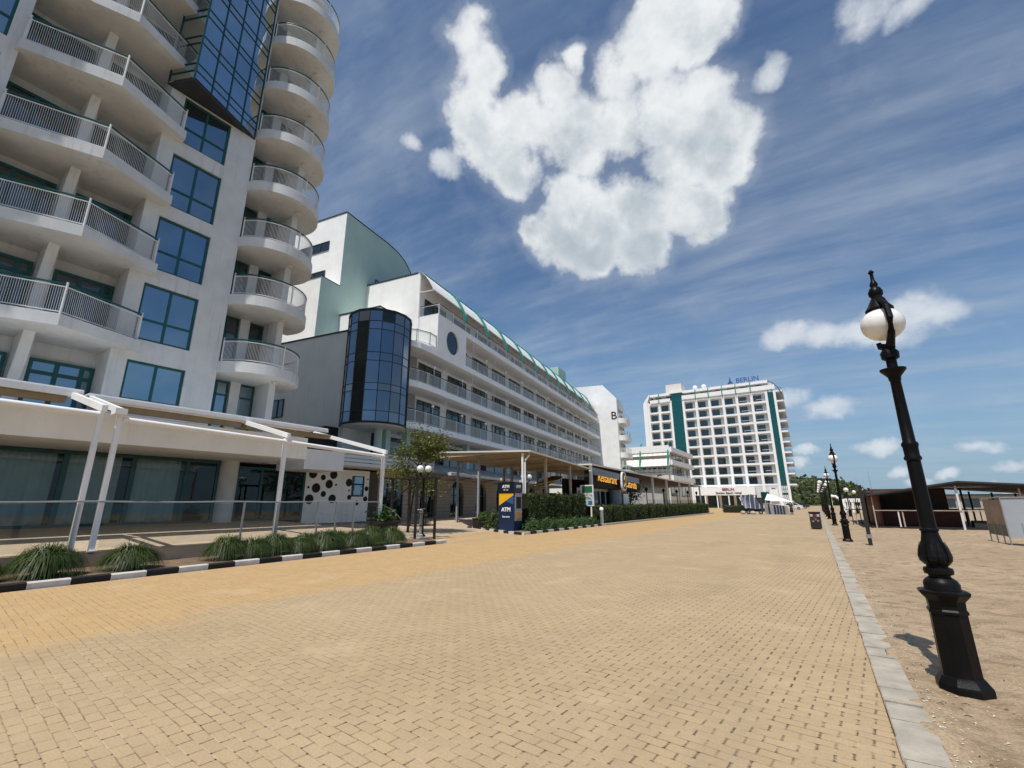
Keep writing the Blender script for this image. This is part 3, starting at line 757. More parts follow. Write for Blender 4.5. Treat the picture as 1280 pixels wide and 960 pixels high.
# solid bay with the oval porthole
blk = MB(TM)
n = 36; oc, zc, rs, rz_ = -52.75, 15.1, .98, 1.06
rect = []
for k in range(n):
    a = 2 * PI * k / n; c, s_ = math.cos(a), math.sin(a)
    t = min((2.35 / abs(c)) if abs(c) > 1e-6 else 1e9, (1.35 if s_ > 0 else 1.35) / abs(s_) if abs(s_) > 1e-6 else 1e9)
    rect.append((oc + c * t, zc + s_ * t * 1.0))
ell = [(oc + rs * math.cos(2 * PI * k / n), zc + rz_ * math.sin(2 * PI * k / n)) for k in range(n)]
for k in range(n):
    q = (k + 1) % n
    blk.quad((0, rect[k][0], rect[k][1]), (0, rect[q][0], rect[q][1]), (0, ell[q][0], ell[q][1]), (0, ell[k][0], ell[k][1]))
    blk.quad((0, ell[k][0], ell[k][1]), (0, ell[q][0], ell[q][1]), (-.3, ell[q][0], ell[q][1]), (-.3, ell[k][0], ell[k][1]))
for k in (): pass
blk.box(-1.9, -.32, -55.08, -50.42, 13.75, 16.5)
blk.box(-.32, -.003, -55.09, -50.41, 13.725, 13.749); blk.box(-.32, -.003, -55.09, -50.41, 16.451, 16.51)
blk.box(-.32, -.004, -55.095, -55.05, 13.749, 16.451); blk.box(-.32, -.004, -50.46, -50.405, 13.749, 16.451)
blk.build('solid_bay', M.white, wing, recalc=False)
ov = MB(TM); ov.v = []; i = [ov.P(-.12, y, z) for y, z in ell]; ov.F(*i)
ovo = ov.build('porthole_window', M.gdark, wing, recalc=False)
fr = MB(TM)
for k in range(n):
    q = (k + 1) % n; e2 = [(oc + (y - oc) * 1.07, zc + (z - zc) * 1.07) for y, z in (ell[k], ell[q])]
    fr.quad((.015, *ell[k]), (.015, *ell[q]), (.015, *e2[1]), (.015, *e2[0]))
fr.build('frame', M.bright, ovo, recalc=False)
# balcony slabs
def slab(z, near, name='balcony'):
    s = MB(TM)
    if near: out = [(-1.9, near), (-.9, near), (-.35, near + .35), (-.08, near + 1.1), (0, near + 2.2), (0, SF), (-1.9, SF)]
    else: out = [(-2., SN), (0, SN), (0, SF), (-2., SF)]
    s.prism([(o, y) for o, y in out], z, z + .47)
    return s.build(name, M.bright, wing), out
RAILB = 2.22
for li, z in enumerate(LV):
    near = [-58.5, -58.4, -58.3, None][li]
    bl, out = slab(z, near)
    if li == 2: path = [(-.05, -50.35), (-.05, SF)]
    elif li == 3: path = [(-2., SN + .1), (-.06, SN + .1), (-.06, SF)]
    else: path = [(-1.6, near + .08), (-.92, near + .08), (-.4, near + .42), (-.13, near + 1.13), (-.05, near + 2.2), (-.05, SF)]
    zf = z + .47
    r = MB(TM)
    def runm(zz, rad, m):
        r.m = m; r.sweep([(o, s, zz) for o, s in path], rad, 5)
    runm(zf + 1.0, .035, 1); runm(zf + .92, .02, 0); runm(zf + .08, .02, 0)
    r.m = 0
    s0 = path[0][1] + (0.1 if li in (2, 3) else 2.3)
    y = s0
    while y < SF:
        r.sweep([(-.05, y, zf), (-.05, y, zf + 1.0)], .035, 5); y += RAILB
    for o, s in path[1:-1]: r.sweep([(o, s, zf), (o, s, zf + 1.)], .03, 5)
    # fine uprights of the railing
    y = s0; 
    while y < SF - .1:
        r.sweep([(-.05, y, zf + .08), (-.05, y, zf + .92)], .010 if y < -25 else .016, 4, cap=False); y += .13 if y < -25 else .26
    if li < 2:
        for (o0, a), (o1, c) in zip(path, path[1:-1]):
            L = math.hypot(o1 - o0, c - a)
            for k in range(int(L / .13)):
                f = k * .13 / L; r.sweep([(o0 + (o1 - o0) * f, a + (c - a) * f, zf + .08), (o0 + (o1 - o0) * f, a + (c - a) * f, zf + .92)], .007, 4, cap=False)
    ro = r.build('railing', [M.steel, M.rubber], bl)
    pn = MB(TM)
    for (o0, a), (o1, c) in zip(path, path[1:]):
        pn.quad((o0 - .03, a, zf + .1), (o1 - .03, c, zf + .1), (o1 - .03, c, zf + .9), (o0 - .03, a, zf + .9))
    pn.build('railing_pane', M.rail, ro, recalc=False)
# small corner balcony on the end wall
cb_ = MB(TM); cb_.prism([(-3.2, SN), (-3.2, -57.7), (-2.2, -58.25), (-.5, -57.2), (-.02, -56.), (-.02, SN)], 13.72, 13.9); cbo = cb_.build('balcony', M.bright, wing)
pth = [TM(-3.1, -57.6, 0)[:2], TM(-2.2, -58.1, 0)[:2], TM(-.6, -57.1, 0)[:2], TM(-.1, -56., 0)[:2], TM(-.1, SN, 0)[:2]]
railing(pth, 13.9, 1.05, cbo, bars=False, top=M.rubber, side=M.galv, pane=True)
# rooms: window, door and tan drapes per bay on each floor
BAY = 4.52; S0 = -55.3
nb = 12
wproto = None
for li, z in enumerate(LV[:3]):
    for k in range(nb):
        sx = S0 + BAY * k
        if li == 2 and k == 0: continue
        zf = z + .47; z1 = LV[li + 1] - .28
        def T(x, y, zz, sx=sx): return TM(-1.86 + x, sx + y, zz)
        if wproto is None:
            W = window(T, .35, 3.75, zf + .03, z1, [1.35, 2.45, 2.6], [], wing, M.teal, M.gdark, .06, dep=.02, bar=.05)
            dr = MB(T); dr.quad((.0, .45, zf + .15), (.0, 1.35, zf + .15), (.0, 1.35, z1 - .75), (.0, .45, z1 - .75)); dr.quad((.002, 1.42, zf + .15), (.002, 2.35, zf + .15), (.002, 2.35, z1 - .95), (.002, 1.42, z1 - .95))
            dr.build('drape', M.drape, W, recalc=False)
            lp = MB(TM); lp.m = 0; lp.tube((-.05, sx, zf + .9), (-.05, sx, zf + 1.5), .03); lp.m = 1; lp.ball((-.05, sx, zf + 1.6), .13, n=12, m=8)
            LPO = lp.build('balcony_lamp', [M.steel, M.opal], wing, smooth='all')
            pl = MB(TM); pl.tube((-.28, sx + 2.2, zf), (-.28, sx + 2.2, z1 + .25), .022, n=5); pl.tube((-.28, sx + 2.2, zf + 1.5), (-1.8, sx + 2.2, zf + 2.2), .016, n=5)
            PLO = pl.build('awning_pole', M.steel, wing)
            wproto = (sx, zf)
        else:
            d = UD * (sx - wproto[0]) + V3((0, 0, zf - wproto[1]))
            again(W, d); again(PLO, d)
            if sx > -57: again(LPO, d)
# top floor: dark openings, arches, white awnings
for k in range(nb):
    sx = -54.6 + 4.6 * k
    def T(x, y, zz, sx=sx): return TM(-1.93 + x, sx + y, zz)
    if k == 0: TW = window(T, .2, 3.6, 17.0, 19.0, [1.7], [], wing, M.teal, M.gdark, .06, dep=.02, name='terrace_window')
    else: again(TW, UD * (4.6 * k))
def vault(t):      # outline from ridge (t=0) to foot (t=1)
    P_ = [(-2.05, 21.32), (-1.70, 21.08), (-1.30, 20.66), (-.92, 20.14), (-.62, 19.6), (-.46, 19.28), (-.28, 18.85), (-.12, 18.35), (-.03, 17.85)]
    q = min(t * 8, 7.999); k = int(q); f = q - k
    return (P_[k][0] + (P_[k + 1][0] - P_[k][0]) * f, P_[k][1] + (P_[k + 1][1] - P_[k][1]) * f)
rb = MB(TM)
s = -50.55
pts = [(o + .10, z + .09) for o, z in (vault(k / 16) for k in range(17))]
for dz in (0,):
    for p, q in zip(pts, pts[1:]):
        rb.quad((p[0], s - .16, p[1]), (q[0], s - .16, q[1]), (q[0], s + .16, q[1]), (p[0], s + .16, p[1]))
        rb.quad((p[0] - .12, s - .16, p[1] - .14), (p[0], s - .16, p[1]), (q[0], s - .16, q[1]), (q[0] - .12, s - .16, q[1] - .14))
        rb.quad((p[0] - .12, s + .16, p[1] - .14), (q[0] - .12, s + .16, q[1] - .14), (q[0], s + .16, q[1]), (p[0], s + .16, p[1]))
        rb.quad((p[0] - .12, s - .16, p[1] - .14), (q[0] - .12, s - .16, q[1] - .14), (q[0] - .12, s + .16, q[1] - .14), (p[0] - .12, s + .16, p[1] - .14))
rb.m = 0
RB = rb.build('roof_arch', M.greentube, wing)
gl = MB(TM); gl.m = 0; gl.tube((-.35, s + .35, 18.0), (-.35, s + .35, 18.75), .03); gl.m = 1; gl.ball((-.35, s + .35, 18.87), .15, n=12, m=8)
GLO = gl.build('terrace_lamp', [M.steel, M.opal], wing, smooth='all')
aw = MB(TM)
pa_ = [vault(k / 16) for k in range(0, 11)]
sA0, sA1 = SN - .25, s - .16
for p, q in zip(pa_, pa_[1:]):
    aw.quad((p[0] - .03, sA0, p[1] - .03), (q[0] - .03, sA0, q[1] - .03), (q[0] - .03, sA1, q[1] - .03), (p[0] - .03, sA1, p[1] - .03))
e = pa_[-1]; aw.tube((e[0] - .03, sA0, e[1] - .05), (e[0] - .03, sA1, e[1] - .05), .045)
aw.tube((-2.0, sA0 + .2, 19.3), (e[0], sA0 + .2, e[1] - .05), .045); aw.tube((-2.02, sA0 + .2, 17.), (-2.02, sA0 + .2, 21.1), .06)
AW = aw.build('awning', M.canvas, wing)
aw2 = None
for k in range(1, 11):
    s1 = s + 4.62 * k
    d = UD * (4.62 * k)
    again(RB, d); again(GLO, d)
for k in range(11):
    s0_ = s + 4.62 * k + .16; s1_ = min(s0_ + 4.30, SF)
    if aw2 is None:
        m = MB(TM)
        for p, q in zip(pa_, pa_[1:]): m.quad((p[0] - .03, s0_, p[1] - .03), (q[0] - .03, s0_, q[1] - .03), (q[0] - .03, s1_, q[1] - .03), (p[0] - .03, s1_, p[1] - .03))
        m.tube((e[0] - .03, s0_, e[1] - .05), (e[0] - .03, s1_, e[1] - .05), .045)
        aw2 = m.build('awning', M.canvas, wing)
    else: again(aw2, UD * (4.62 * k))
MB(TM).box(-2.3, -1.99, SN + .6, SF, 21.15, 21.42).build('ridge_cap', M.greentube, wing)
MB(TM).box(-18.1, -2.32, SN - .08, SF, 21.15, 21.3).build('roof_coping', M.rubber, wing)
MB(TM).box(-5, -2.6, -15.5, -11.5, 21.3, 23.6).build('roof_hut', paint('pale_green_render', (.42, .62, .56), .06, .6, .8, .2), wing)
# first floor: set-back dark glazing and green columns
def T(x, y, z): return TM(-3.16 + x, y, z)
window(T, -57, 0, 4.55, 6.6, 24, [], wing, M.teal, M.gdark, .08, dep=.02, name='gallery_glazing')
for sx in (-58.6, -56.2, -47, -38, -29, -20, -11, -2):
    c = MB(TM); c.box(-2.0, -1.5, sx - .25, sx + .25, 3.9, 6.92); c.build('column', M.green, wing)
# stone arcade
AR = -1.75; ACS = [-48.35 + 4.55 * k for k in range(-1, 11)]; AWD, AZ0, AZS = 1.12, .45, 2.25
st = MB(TM)
def arch_x(c): return [(c - AWD, AZ0)] + [(c - AWD * math.cos(t) , AZS + 1.28 * math.sin(t) ** .92) for t in [PI * k / 16 for k in range(17)]] + [(c + AWD, AZ0)]
xs = -57.4; ZT = 4.05
for c in ACS:
    pl_ = arch_x(c)
    st.box(AR - .5, AR, xs, c - AWD, AZ0 - .2, ZT)
    for p, q in zip(pl_[1:-1], pl_[2:-1]):
        st.quad((AR, p[0], p[1]), (AR, q[0], q[1]), (AR, q[0], ZT), (AR, p[0], ZT))
    for p, q in zip(pl_, pl_[1:]):
        st.quad((AR, p[0], p[1]), (AR, q[0], q[1]), (AR - .5, q[0], q[1]), (AR - .5, p[0], p[1]))
    xs = c + AWD
st.box(AR - .5, AR, xs, SF, AZ0 - .2, ZT)
sto = st.build('arcade_wall', M.stone, wing, recalc=False)
for c in ACS:
    pl_ = arch_x(c)
    f = MB(TM)
    for p, q in zip(pl_, pl_[1:]):
        f.sweep([(AR - .36, p[0], p[1]), (AR - .36, q[0], q[1])], .06, 4)
    f.box(AR - .4, AR - .33, c - .04, c + .04, AZ0, AZS + 1.2); f.box(AR - .4, AR - .33, c - AWD, c + AWD, AZS - .04, AZS + .04); f.box(AR - .4, AR - .33, c - AWD, c + AWD, AZ0, AZ0 + .12)
    fo = f.build('arch_window', M.teal, wing)
    g2 = MB(TM); i = [g2.P(AR - .38, y, z) for y, z in pl_]; g2.F(*i); g2.build('pane', M.gdark, fo, recalc=False)
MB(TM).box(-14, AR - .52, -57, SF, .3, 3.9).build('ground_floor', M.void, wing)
# grey awnings with white front bars over the arcade
def low_awning(s0, s1):
    a = MB(TM); a.m = 0
    a.profile([(AR + .02, 4.75), (AR + .02, 4.69), (.95, 3.74), (.95, 3.80)], s0, s1)
    a.m = 1; a.profile([(.95, 3.66), (.95, 3.90), (1.2, 3.87), (1.2, 3.66)], s0 - .05, s1 + .05)
    a.m = 2
    for s in (s0 + .1, s1 - .1): a.tube((AR, s, 3.5), (.9, s, 3.68), .03)
    return a.build('awning', [M.slate, M.cream, M.galv], wing)
LA = low_awning(-54.2, -50.2)
for k in range(1, 9): again(LA, UD * (4.55 * k))

# ------------------------------------------------------------------ sea-green stair block behind, grey side block, glass drum
gb = thing('stair_block', 'sea green block with a rounded roof end and white side, behind the long wing', 'building', TM(-12, -53, 0))
SA = [(-58.4, 27.0), (-52.6, 27.0), (-51.2, 26.85), (-50., 26.45), (-49., 25.7), (-48.2, 24.3), (-47.9, 22.8), (-47.9, 5), (-58.4, 5)]
m = MB(TM); ia = [m.P(-8, y, z) for y, z in SA]; ib = [m.P(-20, y, z) for y, z in SA]; nn_ = len(SA)
m.m = 0; m.F(*ia); m.m = 1; m.F(*ib[::-1])
for k in range(nn_):
    m.m = 1 if k == nn_ - 1 else 0; m.F(ia[k], ib[k], ib[(k + 1) % nn_], ia[(k + 1) % nn_])
m.build('wall', [M.green, M.white], gb)
m = MB(TM); m.m = 1; m.box(-20, -8.02, -60.4, -58.42, 5, 19.65); m.m = 0; m.quad((-8, -60.42, 5), (-8, -58.4, 5), (-8, -58.4, 19.67), (-8, -60.42, 19.67))
m.build('lower_wall', [M.green, M.white], gb)
cp = MB(TM)
for (a, c) in zip(SA[:6], SA[1:7]): cp.sweep([(-8, a[0], a[1]), (-8, c[0], c[1])], .06, 4)
cp.sweep([(-8, -58.42, 27.0), (-20, -58.42, 27.0)], .06, 4); cp.sweep([(-20, -60.44, 19.7), (-8, -60.44, 19.7), (-8, -58.4, 19.7)], .05, 4)
cp.build('coping', M.rubber, gb)
def TE(x, y, z): return TM(y, -58.47 - x, z)       # wall facing back towards the camera
window(TE, -14., -9.75, 23.6, 24.5, [-12.4, -10.8], [], gb, M.rubber, M.gdark, .05)
window(TE, -14., -9.9, 20.0, 21.6, [-12.2, -11.2], [], gb, M.rubber, M.gdark, .05)
def TS(x, y, z): return TM(-7.93 + x, y, z)
window(TS, -54.2, -51.2, 20.2, 22.3, 1, [], gb, M.teal, M.gblue, .04)
gr = thing('side_block', 'plain grey rendered block with a dark coping between the tower and the glass drum', 'building', TM(-8, -58, 0))
m = MB(TM); m.box(-22, -3.4, -61.1, -55.2, .5, 13.88); m.build('wall', M.grey, gr)
m = MB(TM); m.box(-22, -3.35, -61.16, -61.0, 13.88, 14.0); m.build('coping', M.rubber, gr)
m = MB(TM); m.box(-8.6, -3.6, -58.1, -55.15, 13.9, 17.05); m.box(-9.4, -1.95, SN - .05, SN + .1, 13.9, 21.15); m.build('white_upper_wall', M.white, gr)
m = MB(TM); m.sweep([(-8.6, -58.12, 17.1), (-3.6, -58.12, 17.1), (-3.6, -55.2, 17.1)], .06, 4); m.build('coping', M.rubber, gr)
def TG(x, y, z): return TM(y, -61.17 - x, z)
window(TG, -10.9, -9.6, 7.9, 9.3, [-10.2], [], gr, M.rubber, M.gdark, .05)
dr = thing('glass_drum', 'round navy glass stair drum at the corner of the long wing', 'building', (-25.55, 21.25, 0))
cx, cy, rr = -25.55, 21.25, 2.25
NS = 16; ang = [2 * PI * k / NS + .13 for k in range(NS)]
zl = [6.85, 7.65, 9.1, 10.3, 10.85, 12.2, 13.4, 13.95, 15.4, 16.3, 17.3]
zl = [6.85, 7.6, 9.0, 9.5, 11.1, 11.7, 13.4, 14.0, 14.85]
gm = MB()
for k in range(NS):
    a, c = ang[k], ang[(k + 1) % NS]
    for j in range(len(zl) - 1):
        gm.m = [0, 0, 1, 0, 2, 2, 2, 0, 0, 1, 0, 0, 2, 0, 0, 1][k] if not (j == len(zl) - 2) else [1, 0, 1, 1, 1, 0, 2, 1][k % 8]
        if R.random() < .13: gm.m = R.choice((0, 1))
        gm.quad((cx + rr * math.cos(a), cy + rr * math.sin(a), zl[j]), (cx + rr * math.cos(c), cy + rr * math.sin(c), zl[j]),
                (cx + rr * math.cos(c), cy + rr * math.sin(c), zl[j + 1]), (cx + rr * math.cos(a), cy + rr * math.sin(a), zl[j + 1]))
gm.build('pane', [M.gcyl, M.gcyl2, M.gcyl3], dr, recalc=True)
fm = MB()
for a in ang: fm.sweep([(cx + rr * 1.005 * math.cos(a), cy + rr * 1.005 * math.sin(a), zl[0]), (cx + rr * 1.005 * math.cos(a), cy + rr * 1.005 * math.sin(a), zl[-1])], .03, 4)
for z in zl + [zl[0] - .04, zl[-1] + .04]:
    ring = [(cx + rr * 1.004 * math.cos(a), cy + rr * 1.004 * math.sin(a), z) for a in ang + ang[:1]]
    fm.sweep(ring, .028 if z in zl[1:-1] else .07, 4)
fm.build('frame', M.rubber, dr)
sf = MB(); sf.lathe([(rr * .98, 6.70), (rr * .98, 6.84)], cx, cy, 32); sf.build('soffit', M.soffit, dr)
cl = MB(); cl.lathe([(.28, 3.9), (.28, 6.7)], cx + .35, cy + .2, 16); cl.build('column', M.green, dr, smooth=True)
bk = MB(); bk.box(-29.5, -27.2, 18.6, 24.2, 3.9, 6.7); bk.build('back_wall', M.void, dr)
# ------------------------------------------------------------------ far hotel blocks
bw = thing('hotel_block', 'white end block of the hotel lettered B with rounded balconies on its sea side', 'building', TM(0, 6, 0))
m = MB(TM)
m.profile([(-18, 0), (3.55, 0), (3.55, 20.9), (1.0, 23.8), (-18, 24.0)], .55, 7)
m.build('wall', M.white, bw)
m = MB(TM)
prof = [(1.0, 23.95), (2.3, 22.9), (3.5, 21.3), (4.3, 19.4), (4.75, 17.9)]
for p, q in zip(prof, prof[1:]): m.quad((p[0], 1.9, p[1]), (q[0], 1.9, q[1]), (q[0], 2.25, q[1]), (p[0], 2.25, p[1]))
m.build('roof_arch', M.greentube, bw, recalc=False)
for z in (16.2, 12.9, 9.7, 6.5):
    s = MB(TM); s.prism([(3.5, 1.0)] + [(3.7 + 1.25 * math.sin(t), 2.6 - 1.6 * math.cos(t)) for t in [PI / 2 * k / 8 for k in range(9)]] + [(4.95, 6), (4.5, 6.9), (3.5, 7)], z, z + .95)
    bo = s.build('balcony', M.bright, bw)
    r = MB(TM); pth = [(3.6, 1.05), (3.75, 1.05), (4.4, 1.35), (4.8, 1.95), (4.9, 2.6), (4.9, 6)]
    r.sweep([(o, s_, z + 1.75) for o, s_ in pth], .05, 4)
    for o, s_ in pth[:-1]: r.tube((o, s_, z + .9), (o, s_, z + 1.75), .04, n=4)
    ro = r.build('railing', M.steel, bo)
    pn = MB(TM)
    for p, q in zip(pth, pth[1:]): pn.quad((p[0], p[1], z + .95), (q[0], q[1], z + .95), (q[0], q[1], z + 1.7), (p[0], p[1], z + 1.7))
    pn.build('railing_pane', M.rail, ro, recalc=False)
    d = MB(TM); d.box(3.56, 3.6, 2, 6.5, z + .95, z + 2.9); d.build('window', M.gdark, bw)
text('B', 2.1, TM(2.3, .54, 16.9), VD, (0, 0, 1), M.ink, 'letter', bw, .06, 'LEFT', bold=.02)

cbk = thing('low_hotel_block', 'low white hotel block lettered C with sloping striped awnings in front of the tall block', 'building', (-28, 95, 0))
m = MB(); m.box(-40, -24.2, 95.6, 115, 0, 12.6); m.build('wall', M.cream, cbk)
bands = [(11.6, 12.95, .0, M.white), (5.6, 7.5, .0, M.cream)]
for z0, z1, o, mt in bands: MB().box(-40, -23.7 , 95.0 - o, 95.6, z0, z1).build('parapet', mt, cbk)
for z0, z1, out in ((8.75, 10.3, 1.1), (10.9, 11.55, .35), (7.6, 8.2, .3)):
    a = MB(); n = 46
    for k in range(n):
        x0, x1 = -40 + 16.4 * k / n, -40 + 16.4 * (k + 1) / n
        a.m = 1 if k % 3 == 0 else 0
        a.quad((x0, 95.2, z1), (x1, 95.2, z1), (x1, 95.2 - out, z0), (x0, 95.2 - out, z0))
    a.build('awning', [M.canvas, M.cream], cbk, recalc=False)
for x in (-29.6, -23.9):
    g_ = MB()
    pts = [(x, 96.4, 13.6), (x, 95.6, 13.0), (x, 94.9, 11.6), (x, 94.3, 9.8), (x, 93.9, 8.0)]
    g_.sweep(pts, .17, 5); g_.build('roof_arch', M.greentube, cbk)
m = MB()
for z in (5.9, 9.0, 11.6): m.box(-24.0, -23.2, 95.2, 115, z, z + 1.0)
for z, zz in ((6.9, 9.0), (10.0, 11.6), (2.4, 5.9)): pass
m.build('side_parapet', M.bright, cbk)
wp = None
for z, h in ((6.95, 1.95), (10.05, 1.5), (2.8, 2.9)):
    for k in range(6):
        d = MB(); d.box(-24.18, -24.1, 96 + k * 3.1, 98.4 + k * 3.1, z, z + h); d.build('window', M.gdark, cbk)
for k in range(6):
    d = MB(); d.box(-30.5 + k * 1.05, -29.8 + k * 1.05, 95.5, 95.58, 7.6, 8.5); d.build('window', M.gdark, cbk)
MB().box(-40, -24.5, 95.2, 95.5, .6, 5.4).build('glass_front', M.rail, cbk)
text('C', 1.7, (-26.6, 94.96, 5.9), (1, 0, 0), (0, 0, 1), M.ink, 'letter', cbk, .06, 'LEFT', bold=.02)

# tall block at the end of the promenade
dt = thing('tall_hotel_block', 'ten-storey white hotel block with a grid of loggias and two teal glass strips', 'building', (-24, 147, 0))
YF = 147.; ZB, FH, NF = 6.2, 2.93, 9
m = MB(); m.box(-42.0, -5.5, YF + 1.5, YF + 20, 0, 33.6); m.box(-42., -5.5, YF + .06, YF + 1.5, 0, 5.9); m.build('wall', M.stucco, dt)
PX = [-41.9, -38.35, -34.75, -30.85, -27.0, -23.2, -19.3, -15.55, -11.6, -7.75]
p0 = None
for x in PX:
    if p0 is None:
        p0 = MB().box(x - .33, x + .33, YF - .06, YF + 1.52, 0, 33.2).build('pillar', M.bright, dt); xp = x
    else: again(p0, (x - xp, 0, 0))
MB().box(-5.95, -5.35, YF - .08, YF + 1.5, 0, 33.6).build('pillar', M.bright, dt)
sl_ = MB(); sl_.profile([(-43.6, 0), (-42.3, 0), (-42.3, 33.3), (-41.2, 36), (-41.6, 36.), (-43.6, 33.2)], YF + .05, YF + 15); sl_.build('end_wall', M.bright, dt)
wq = None; fq = None
for f in range(NF + 1):
    z = ZB + FH * f
    for (x0, x1) in ((-42, -34.75), (-30.85, -7.75)):
        MB().box(x0, x1, YF + .02, YF + 1.5, z - .22, z + .32).build('floor_band', M.bright, dt)
    if f == NF: break
    for i, x in enumerate(PX[:-1]):
        if i == 2: continue
        xa = x + .42
        if wq is None:
            b = MB(); w_, h0, h1 = 1.95, .36, 2.35
            ys = YF + 1.45
            for k in range(4): b.box(xa + w_ * k / 3 - .05, xa + w_ * k / 3 + .05, ys - .06, ys, z + h0, z + h1)
            for zz in (z + h0, z + 1.05, z + h1 - .1): b.box(xa, xa + w_, ys - .05, ys, zz, zz + .1)
            wq = b.build('window', M.teal, dt); wp0 = (xa, z)
            g_ = MB(); g_.quad((xa, ys - .02, z + h0), (xa + w_, ys - .02, z + h0), (xa + w_, ys - .02, z + h1), (xa, ys - .02, z + h1)); g_.build('pane', M.gdark, wq, recalc=False)
        else: again(wq, (xa - wp0[0], 0, z - wp0[1]))
        if i >= 7 and f >= 1:
            if fq is None:
                fq = MB().box(xa + .1, xa + 2.3, YF + .9, YF + 1.0, z + .95, z + 1.12).build('drying_rack', M.bright, dt); fp0 = (xa, z)
            else: again(fq, (xa - fp0[0] + R.uniform(0, .5), 0, z - fp0[1]))
for (x0, x1, z1) in ((-34.4, -31.2, 35.4), (-7.4, -5.97, 32.4)):
    g_ = MB(); g_.box(x0, x1, YF + .1, YF + 1.5, 1.2, z1); go = g_.build('glass_strip', M.gteal, dt)
    f = MB()
    for k in range(0, 4): f.box(x0 + (x1 - x0) * k / 3 - .05, x0 + (x1 - x0) * k / 3 + .05, YF + .04, YF + .1, 1.2, z1)
    k = 0
    while 2 + k * FH / 2 < z1: f.box(x0, x1, YF + .05, YF + .1, 2 + k * FH / 2, 2.12 + k * FH / 2 + (.45 if k % 2 else 0)); k += 1
    f.build('frame', M.teal, go)
# roof storey: parapet, recess, white roof band, arches
MB().box(-41.2, -34.75, YF - .3, YF + .1, 32.95, 34.0).build('parapet', M.bright, dt)
MB().box(-31.1, -5.4, YF - .3, YF + .1, 33.1, 34.4).build('parapet', M.bright, dt)
MB().box(-41, -6.2, YF + 2.6, YF + 18, 33.2, 35.6).build('penthouse', M.cream, dt)
ww = MB()
for x in (-40, -36.5, -29.5, -25.8, -22, -18.2, -14.4, -10.6): ww.box(x, x + 1.9, YF + 2.52, YF + 2.6, 33.6, 35.3)
ww.build('window_row', M.gdark, dt)
MB().box(-41.3, -34.6, YF + .3, YF + 18.2, 35.2, 35.95).build('roof', M.bright, dt)
MB().box(-31.0, -7.0, YF + .3, YF + 18.2, 35.3, 36.1).build('roof', M.bright, dt)
MB().box(-35.0, -30.8, YF - .3, YF + 4, 35.5, 36.5).build('roof', M.bright, dt)
MB().box(-36.6, -31.6, YF + 3, YF + 9, 36.0, 39.3).build('roof_hut', M.cream, dt)
for x in (-38.35, -27.0, -23.2, -19.3, -15.55, -11.6):
    a = MB(); a.sweep([(x, YF + .2, 36.0), (x, YF - .35, 35.2), (x, YF - .5, 34.2), (x, YF - .4, 32.6)], .14, 5); a.build('roof_arch', M.greentube, dt)
a = MB(); a.sweep([(-7.6, YF + .4, 36.1), (-5.8, YF + .4, 35.2), (-4.6, YF + .4, 33.6), (-3.8, YF + .4, 31.4)], .09, 5); a.build('roof_arch', M.rubber, dt)
for k in range(10):
    z = ZB + FH * k - .2
    s = MB(); s.box(-5.35, -3.7, YF + .6, YF + 14, z, z + .42); bo = s.build('side_balcony', M.bright, dt)
    r = MB(); r.box(-5.3, -3.75, YF + .62, YF + .66, z + .42, z + 1.3); r.box(-3.78, -3.74, YF + .66, YF + 14, z + .42, z + 1.3); r.build('railing_pane', M.rail, bo)
MB().box(-5.48, -5.3, YF + 2, YF + 14, 2, 33).build('side_glazing', M.gdark, dt)
dmp = MB()
for x in (-27.2, -24.6): dmp.ball((x, YF + 2, 36.9), .75, n=12, m=8)
dmp.build('satellite_dome', M.bright, dt, smooth='all')
# lettering on the roof and over the entrance
text('BERLIN', 2.0, (-15.2, YF + .2, 36.35), (1, 0, 0), (0, 0, 1), M.blueink, 'roof_sign', dt, .12, 'LEFT', bold=.03, sx=.98)
lg = MB(); lg.profile([(-17.6, 36.3), (-15.9, 36.3), (-16.5, 37.1), (-16.65, 38.3), (-16.85, 38.3), (-17.0, 37.1)], YF + .18, YF + .3); lg.build('roof_emblem', M.blueink, dt)
text('D', 1.6, (-9.9, YF + .0, 4.25), (1, 0, 0), (0, 0, 1), M.ink, 'letter', dt, .08, 'LEFT', bold=.02)
MB().box(-29.5, -13.6, YF - 4, YF + .05, 3.5, 5.75).build('entrance_canopy', M.bright, dt)
text('BERLIN', 1.0, (-20.3, YF - 4.05, 4.75), (1, 0, 0), (0, 0, 1), M.redink, 'entrance_sign', dt, .06, 'CENTER', bold=.03)
text('Golden Beach Hotel', .82, (-20.3, YF - 4.05, 3.85), (1, 0, 0), (0, 0, 1), M.ink, 'entrance_sign', dt, .06, 'CENTER', bold=.015)
e_ = MB(); e_.box(-30, -13.8, YF - .02, YF + .04, .1, 3.5); eo = e_.build('entrance_glazing', M.gdark, dt)
ec = MB()
for x in (-29.4, -26.6, -23.4, -20.4, -17.2, -13.9): ec.box(x - .14, x + .14, YF - 3.9, YF - 3.6, 0, 3.5)
ec.build('canopy_columns', M.bright, dt)
MB().box(-12.6, -10.6, YF - .2, YF + .04, 1.4, 4.3).build('entrance_window', M.gteal, dt)
MB().box(-10.3, -8.4, YF - .3, YF + .04, 1.8, 5.0).build('entrance_wall', M.bright, dt)

